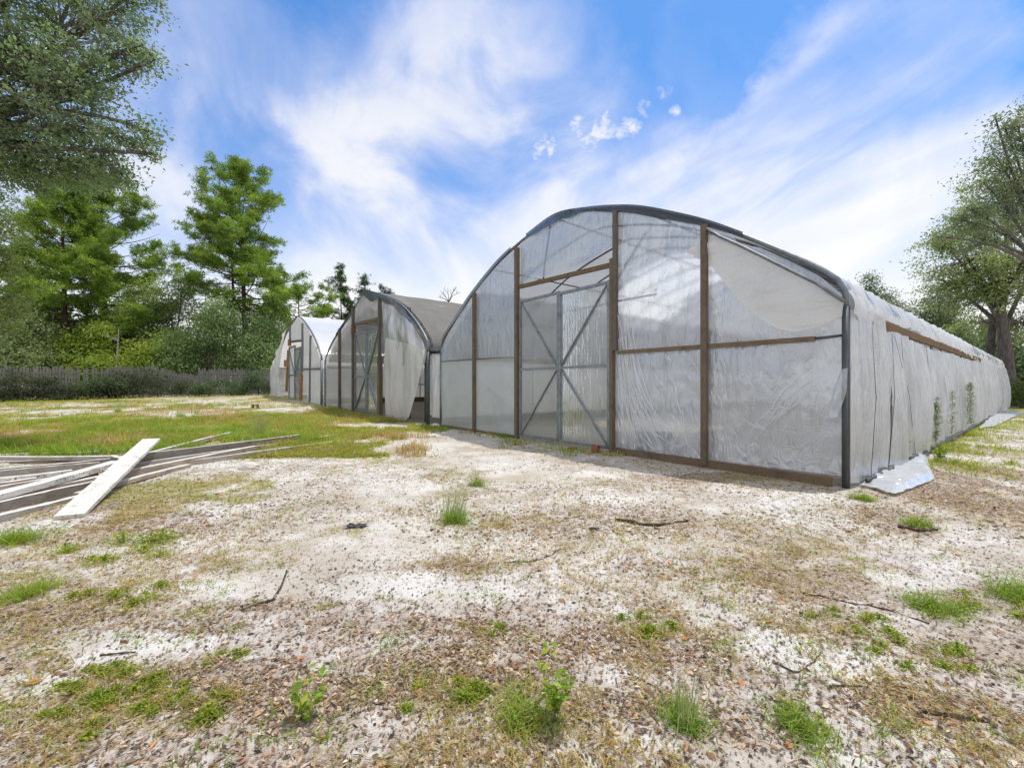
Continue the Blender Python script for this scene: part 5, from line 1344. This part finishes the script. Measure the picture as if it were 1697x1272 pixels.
for q, sc_, lab in (((414, 778), .12, 'white stone in the grass right of the board pile'), ((694, 706), .11, 'pale rubble lump by the middle greenhouse corner'), ((722, 707), .13, 'white rubble lump between the two greenhouse corners')):
    p = at(*q); m = MB(); n = 10
    vs = []; fs = []
    for i in range(n):
        for k in range(12):
            th, ph = math.pi * (i + .5) / n, 2 * math.pi * k / 12; r = sc_ * (.7 + .6 * float(vnoise(th * 2, ph * 1.3, int(q[0]))))
            vs.append((r * math.sin(th) * math.cos(ph) * 1.2, r * math.sin(th) * math.sin(ph), r * math.cos(th) * .6))
    for i in range(n - 1):
        for k in range(12): fs.append((i * 12 + k, i * 12 + (k + 1) % 12, i * 12 + 12 + (k + 1) % 12, i * 12 + 12 + k))
    fs.append(tuple(range(12))); fs.append(tuple((n - 1) * 12 + k for k in range(12))[::-1]); m.add(vs, fs)
    o = m.build('stone', M['stone']); o.location = (*p, float(ground_h(*p)) + .02); tag(o, lab, 'stone')
# little wooden trestle standing on the far lawn
p = atY(423, 664, 21); p[2] = float(ground_h(p[0], p[1]))
e = thing('sawhorse', 'small brown wooden stand with two legs on the lawn before the farthest greenhouse', 'stand', tuple(p))
for dx in (-.12, .12):
    m = MB(); m.box((dx, 0, .11), .06, .12, .22); m.build('leg', M['post'], e)
m = MB(); m.box((0, 0, .17), .18, .10, .05); m.build('crossbar', M['post'], e)

# ------------------------------------------------------------------ sky, sun, camera
SUN_EL, SUN_AZ = R(75), R(62)
w = bpy.data.worlds.new('World'); scene.world = w; w.use_nodes = True
nt = w.node_tree; nt.nodes.clear()
class WT(NT):
    def __init__(self, tree): self.t = tree
t = WT(nt)
out = t.n('ShaderNodeOutputWorld')
sky = t.n('ShaderNodeTexSky', sky_type='NISHITA', sun_disc=False, sun_elevation=SUN_EL, sun_rotation=SUN_AZ, air_density=1.0, dust_density=1.0, ozone_density=2.0)
hs = t.n('ShaderNodeHueSaturation', inp={'Color': sky.outputs[0], 'Saturation': 1.15, 'Value': 1.0, 'Hue': .5}).outputs[0]
hs = t.mix(1.0, hs, (.52, .83, 1.05), 'MULTIPLY')
geo = t.n('ShaderNodeTexCoord').outputs['Generated']
sx = t.n('ShaderNodeSeparateXYZ', inp={0: geo})
X_, Y_, Z_ = sx.outputs
den = t.math('ADD', t.math('MAXIMUM', Z_, 0.0), .16)
cv = t.n('ShaderNodeCombineXYZ', inp={0: t.math('DIVIDE', X_, den), 1: t.math('DIVIDE', Y_, den), 2: 0.0}).outputs[0]
def mp(vec, sc, rz=0.0): return t.n('ShaderNodeMapping', inp={'Vector': vec, 'Scale': sc, 'Rotation': (0, 0, rz)}).outputs[0]
def dirp(px_, py_):
    d = np.array([(px_ - CX) / F, 1, (CY - py_) / F]); return tuple(d / np.linalg.norm(d))
_a, _b = np.array(dirp(1100, 380)), np.array(dirp(1600, 60)); e1 = unit((_b - _a)[None])[0]; e3 = unit(np.cross(e1, _a)[None])[0]; e2 = np.cross(e3, e1)
dotn = lambda e: t.n('ShaderNodeVectorMath', operation='DOT_PRODUCT', inp={0: geo, 1: tuple(e)}).outputs['Value']
sv = t.n('ShaderNodeCombineXYZ', inp={0: dotn(e1 * 1.2), 1: dotn(e2 * 2.0), 2: dotn(e3 * 4.5)}).outputs[0]
na = t.noise(geo, 4.2, 7, .54, .5)
nb_ = t.noise(sv, 2.0, 6, .46, .5)
nc = t.noise(mp(geo, (1, 1, 1.5)), 34, 8, .62, .3)
warp = t.n('ShaderNodeTexNoise', inp={'Vector': geo, 'Scale': 5.0, 'Detail': 6, 'Roughness': .6}).outputs['Color']
wv_ = t.n('ShaderNodeVectorMath', operation='SUBTRACT', inp={0: warp, 1: (.5, .5, .5)}).outputs[0]
wv_ = t.n('ShaderNodeVectorMath', operation='SCALE', inp={0: wv_, 'Scale': .22}).outputs[0]
gd_ = t.n('ShaderNodeVectorMath', operation='NORMALIZE', inp={0: t.n('ShaderNodeVectorMath', operation='ADD', inp={0: geo, 1: wv_}).outputs[0]}).outputs[0]
def dirp(px_, py_):
    d = np.array([(px_ - CX) / F, 1, (CY - py_) / F]); return tuple(d / np.linalg.norm(d))
def bank(px_, py_, a0, a1, amt, vec=None):
    """soft bank of cloud round a direction: inner and outer angle in degrees"""
    dt = t.n('ShaderNodeVectorMath', operation='DOT_PRODUCT', inp={0: vec or gd_, 1: dirp(px_, py_)}).outputs['Value']
    return t.ramp(dt, math.cos(R(a1)), math.cos(R(a0)), 0, amt)
cl = None
for a in ((780, 110, 1, 13, .7), (700, 230, 1, 15, .66), (880, 190, 0, 12, .55), (660, 300, 1, 11, .6), (1310, 220, 0, 7, .85), (1400, 150, 0, 9, .85), (1580, 80, 0, 6, .85), (1270, 270, 0, 9, .75), (1400, 245, 0, 6, .6), (1180, 340, 1, 11, .8), (1570, 330, 1, 8, 1), (1640, 260, 0, 6, 1), (1480, 400, 1, 11, 1), (1400, 450, 2, 11, 1), (400, 120, 0, 10, .45), (420, 230, 0, 8, .6), (520, 290, 0, 10, .65), (270, 300, 0, 6, .6), (1000, 420, 3, 20, .85), (620, 470, 3, 22, .95), (900, 300, 1, 13, .6), (120, 180, 0, 14, .7)):
    b_ = bank(*a); cl = b_ if cl is None else t.math('SUBTRACT', 1.0, t.math('MULTIPLY', t.math('SUBTRACT', 1.0, cl), t.math('SUBTRACT', 1.0, b_)))
rgt = t.ramp(X_, .05, .35)
tex = t.math('ADD', .12, t.math('MULTIPLY', t.ramp(na, .28, .66), .75)); tex2 = t.math('ADD', .05, t.math('ADD', t.math('MULTIPLY', t.ramp(nb_, .22, .76), .78), t.math('MULTIPLY', t.ramp(na, .3, .7), .25)))
tex = t.math('ADD', t.math('MULTIPLY', tex, t.math('SUBTRACT', 1.0, rgt)), t.math('MULTIPLY', tex2, rgt))
cl = t.math('MULTIPLY', cl, t.math('MULTIPLY', tex, 1.0))
cir = t.math('MULTIPLY', t.ramp(na, .42, .80), .24)
cl = t.math('MAXIMUM', cl, cir)
# overhead and behind the camera: unseen bright cloud added as neutral fill light
fill_cloud = t.math('MAXIMUM', t.ramp(Y_, .30, -.25), t.ramp(Z_, .66, .86))
cl = t.math('MAXIMUM', cl, t.math('MULTIPLY', fill_cloud, t.ramp(na, .30, .52, .45, .95)))
hz = t.ramp(Z_, .05, .48, 1.1, 0)
cl = t.math('SUBTRACT', 1.0, t.math('MULTIPLY', t.math('SUBTRACT', 1.0, cl), t.math('SUBTRACT', 1.0, t.math('MINIMUM', t.math('MULTIPLY', hz, .9), 1.0))))
cu = None
for a in ((1000, 212, 0, 2.6, 1), (1040, 218, 0, 2.4, 1), (960, 208, 0, 2.2, .9), (900, 240, 0, 3.0, .8), (975, 240, 0, 2.0, .9), (1068, 180, 0, 1.5, .8), (1100, 148, 0, 1.5, .7), (1118, 183, 0, 1.1, .9), (1020, 232, 0, 2.4, .7)):
    wv2 = None
    b_ = bank(*a[:5], vec=geo); cu = b_ if cu is None else t.math('MAXIMUM', cu, b_)
cu = t.ramp(t.math('ADD', cu, t.math('MULTIPLY', t.math('SUBTRACT', nc, .5), 1.7)), .38, 1.3)
cu = t.math('MULTIPLY', cu, .85)
cl = t.math('MAXIMUM', cl, cu)
cl = t.n('ShaderNodeClamp', inp={'Value': cl, 'Min': 0, 'Max': 1}).outputs[0]
cc_ = t.mix(t.ramp(cl, .3, .9), (4.4, 4.5, 5.4), (5.5, 5.4, 5.3))
skyc = t.mix(cl, hs, cc_)
bg = t.n('ShaderNodeBackground', inp={'Color': skyc, 'Strength': .15})
nt.links.new(bg.outputs[0], out.inputs['Surface'])

sl = bpy.data.lights.new('sun', 'SUN'); sl.energy = 2.6; sl.angle = R(1.0); sl.color = (1, .955, .88)
so_ = bpy.data.objects.new('sun', sl); col.objects.link(so_)
sd_ = Vector((math.sin(SUN_AZ) * math.cos(SUN_EL), math.cos(SUN_AZ) * math.cos(SUN_EL), math.sin(SUN_EL)))
so_.rotation_euler = sd_.to_track_quat('Z', 'Y').to_euler(); so_.location = (0, 0, 30)

cam = bpy.data.cameras.new('camera'); cam.sensor_width = 36; cam.lens = F / 1697 * 36; cam.shift_y = 3 / 1697; cam.clip_start = .05; cam.clip_end = 3000
co_ = bpy.data.objects.new('camera', cam); col.objects.link(co_); co_.location = (0, 0, CAMH); co_.rotation_euler = (R(90), 0, 0)
scene.camera = co_
scene.view_settings.view_transform = 'Standard'; scene.view_settings.look = 'None'; scene.view_settings.gamma = 1; scene.view_settings.exposure = .35
scene.render.resolution_x = 1024; scene.render.resolution_y = 767
scene.cycles.max_bounces = 8; scene.cycles.transparent_max_bounces = 24; scene.cycles.transmission_bounces = 6; scene.cycles.diffuse_bounces = 4
scene.cycles.use_denoising = True; scene.cycles.sample_clamp_indirect = 6
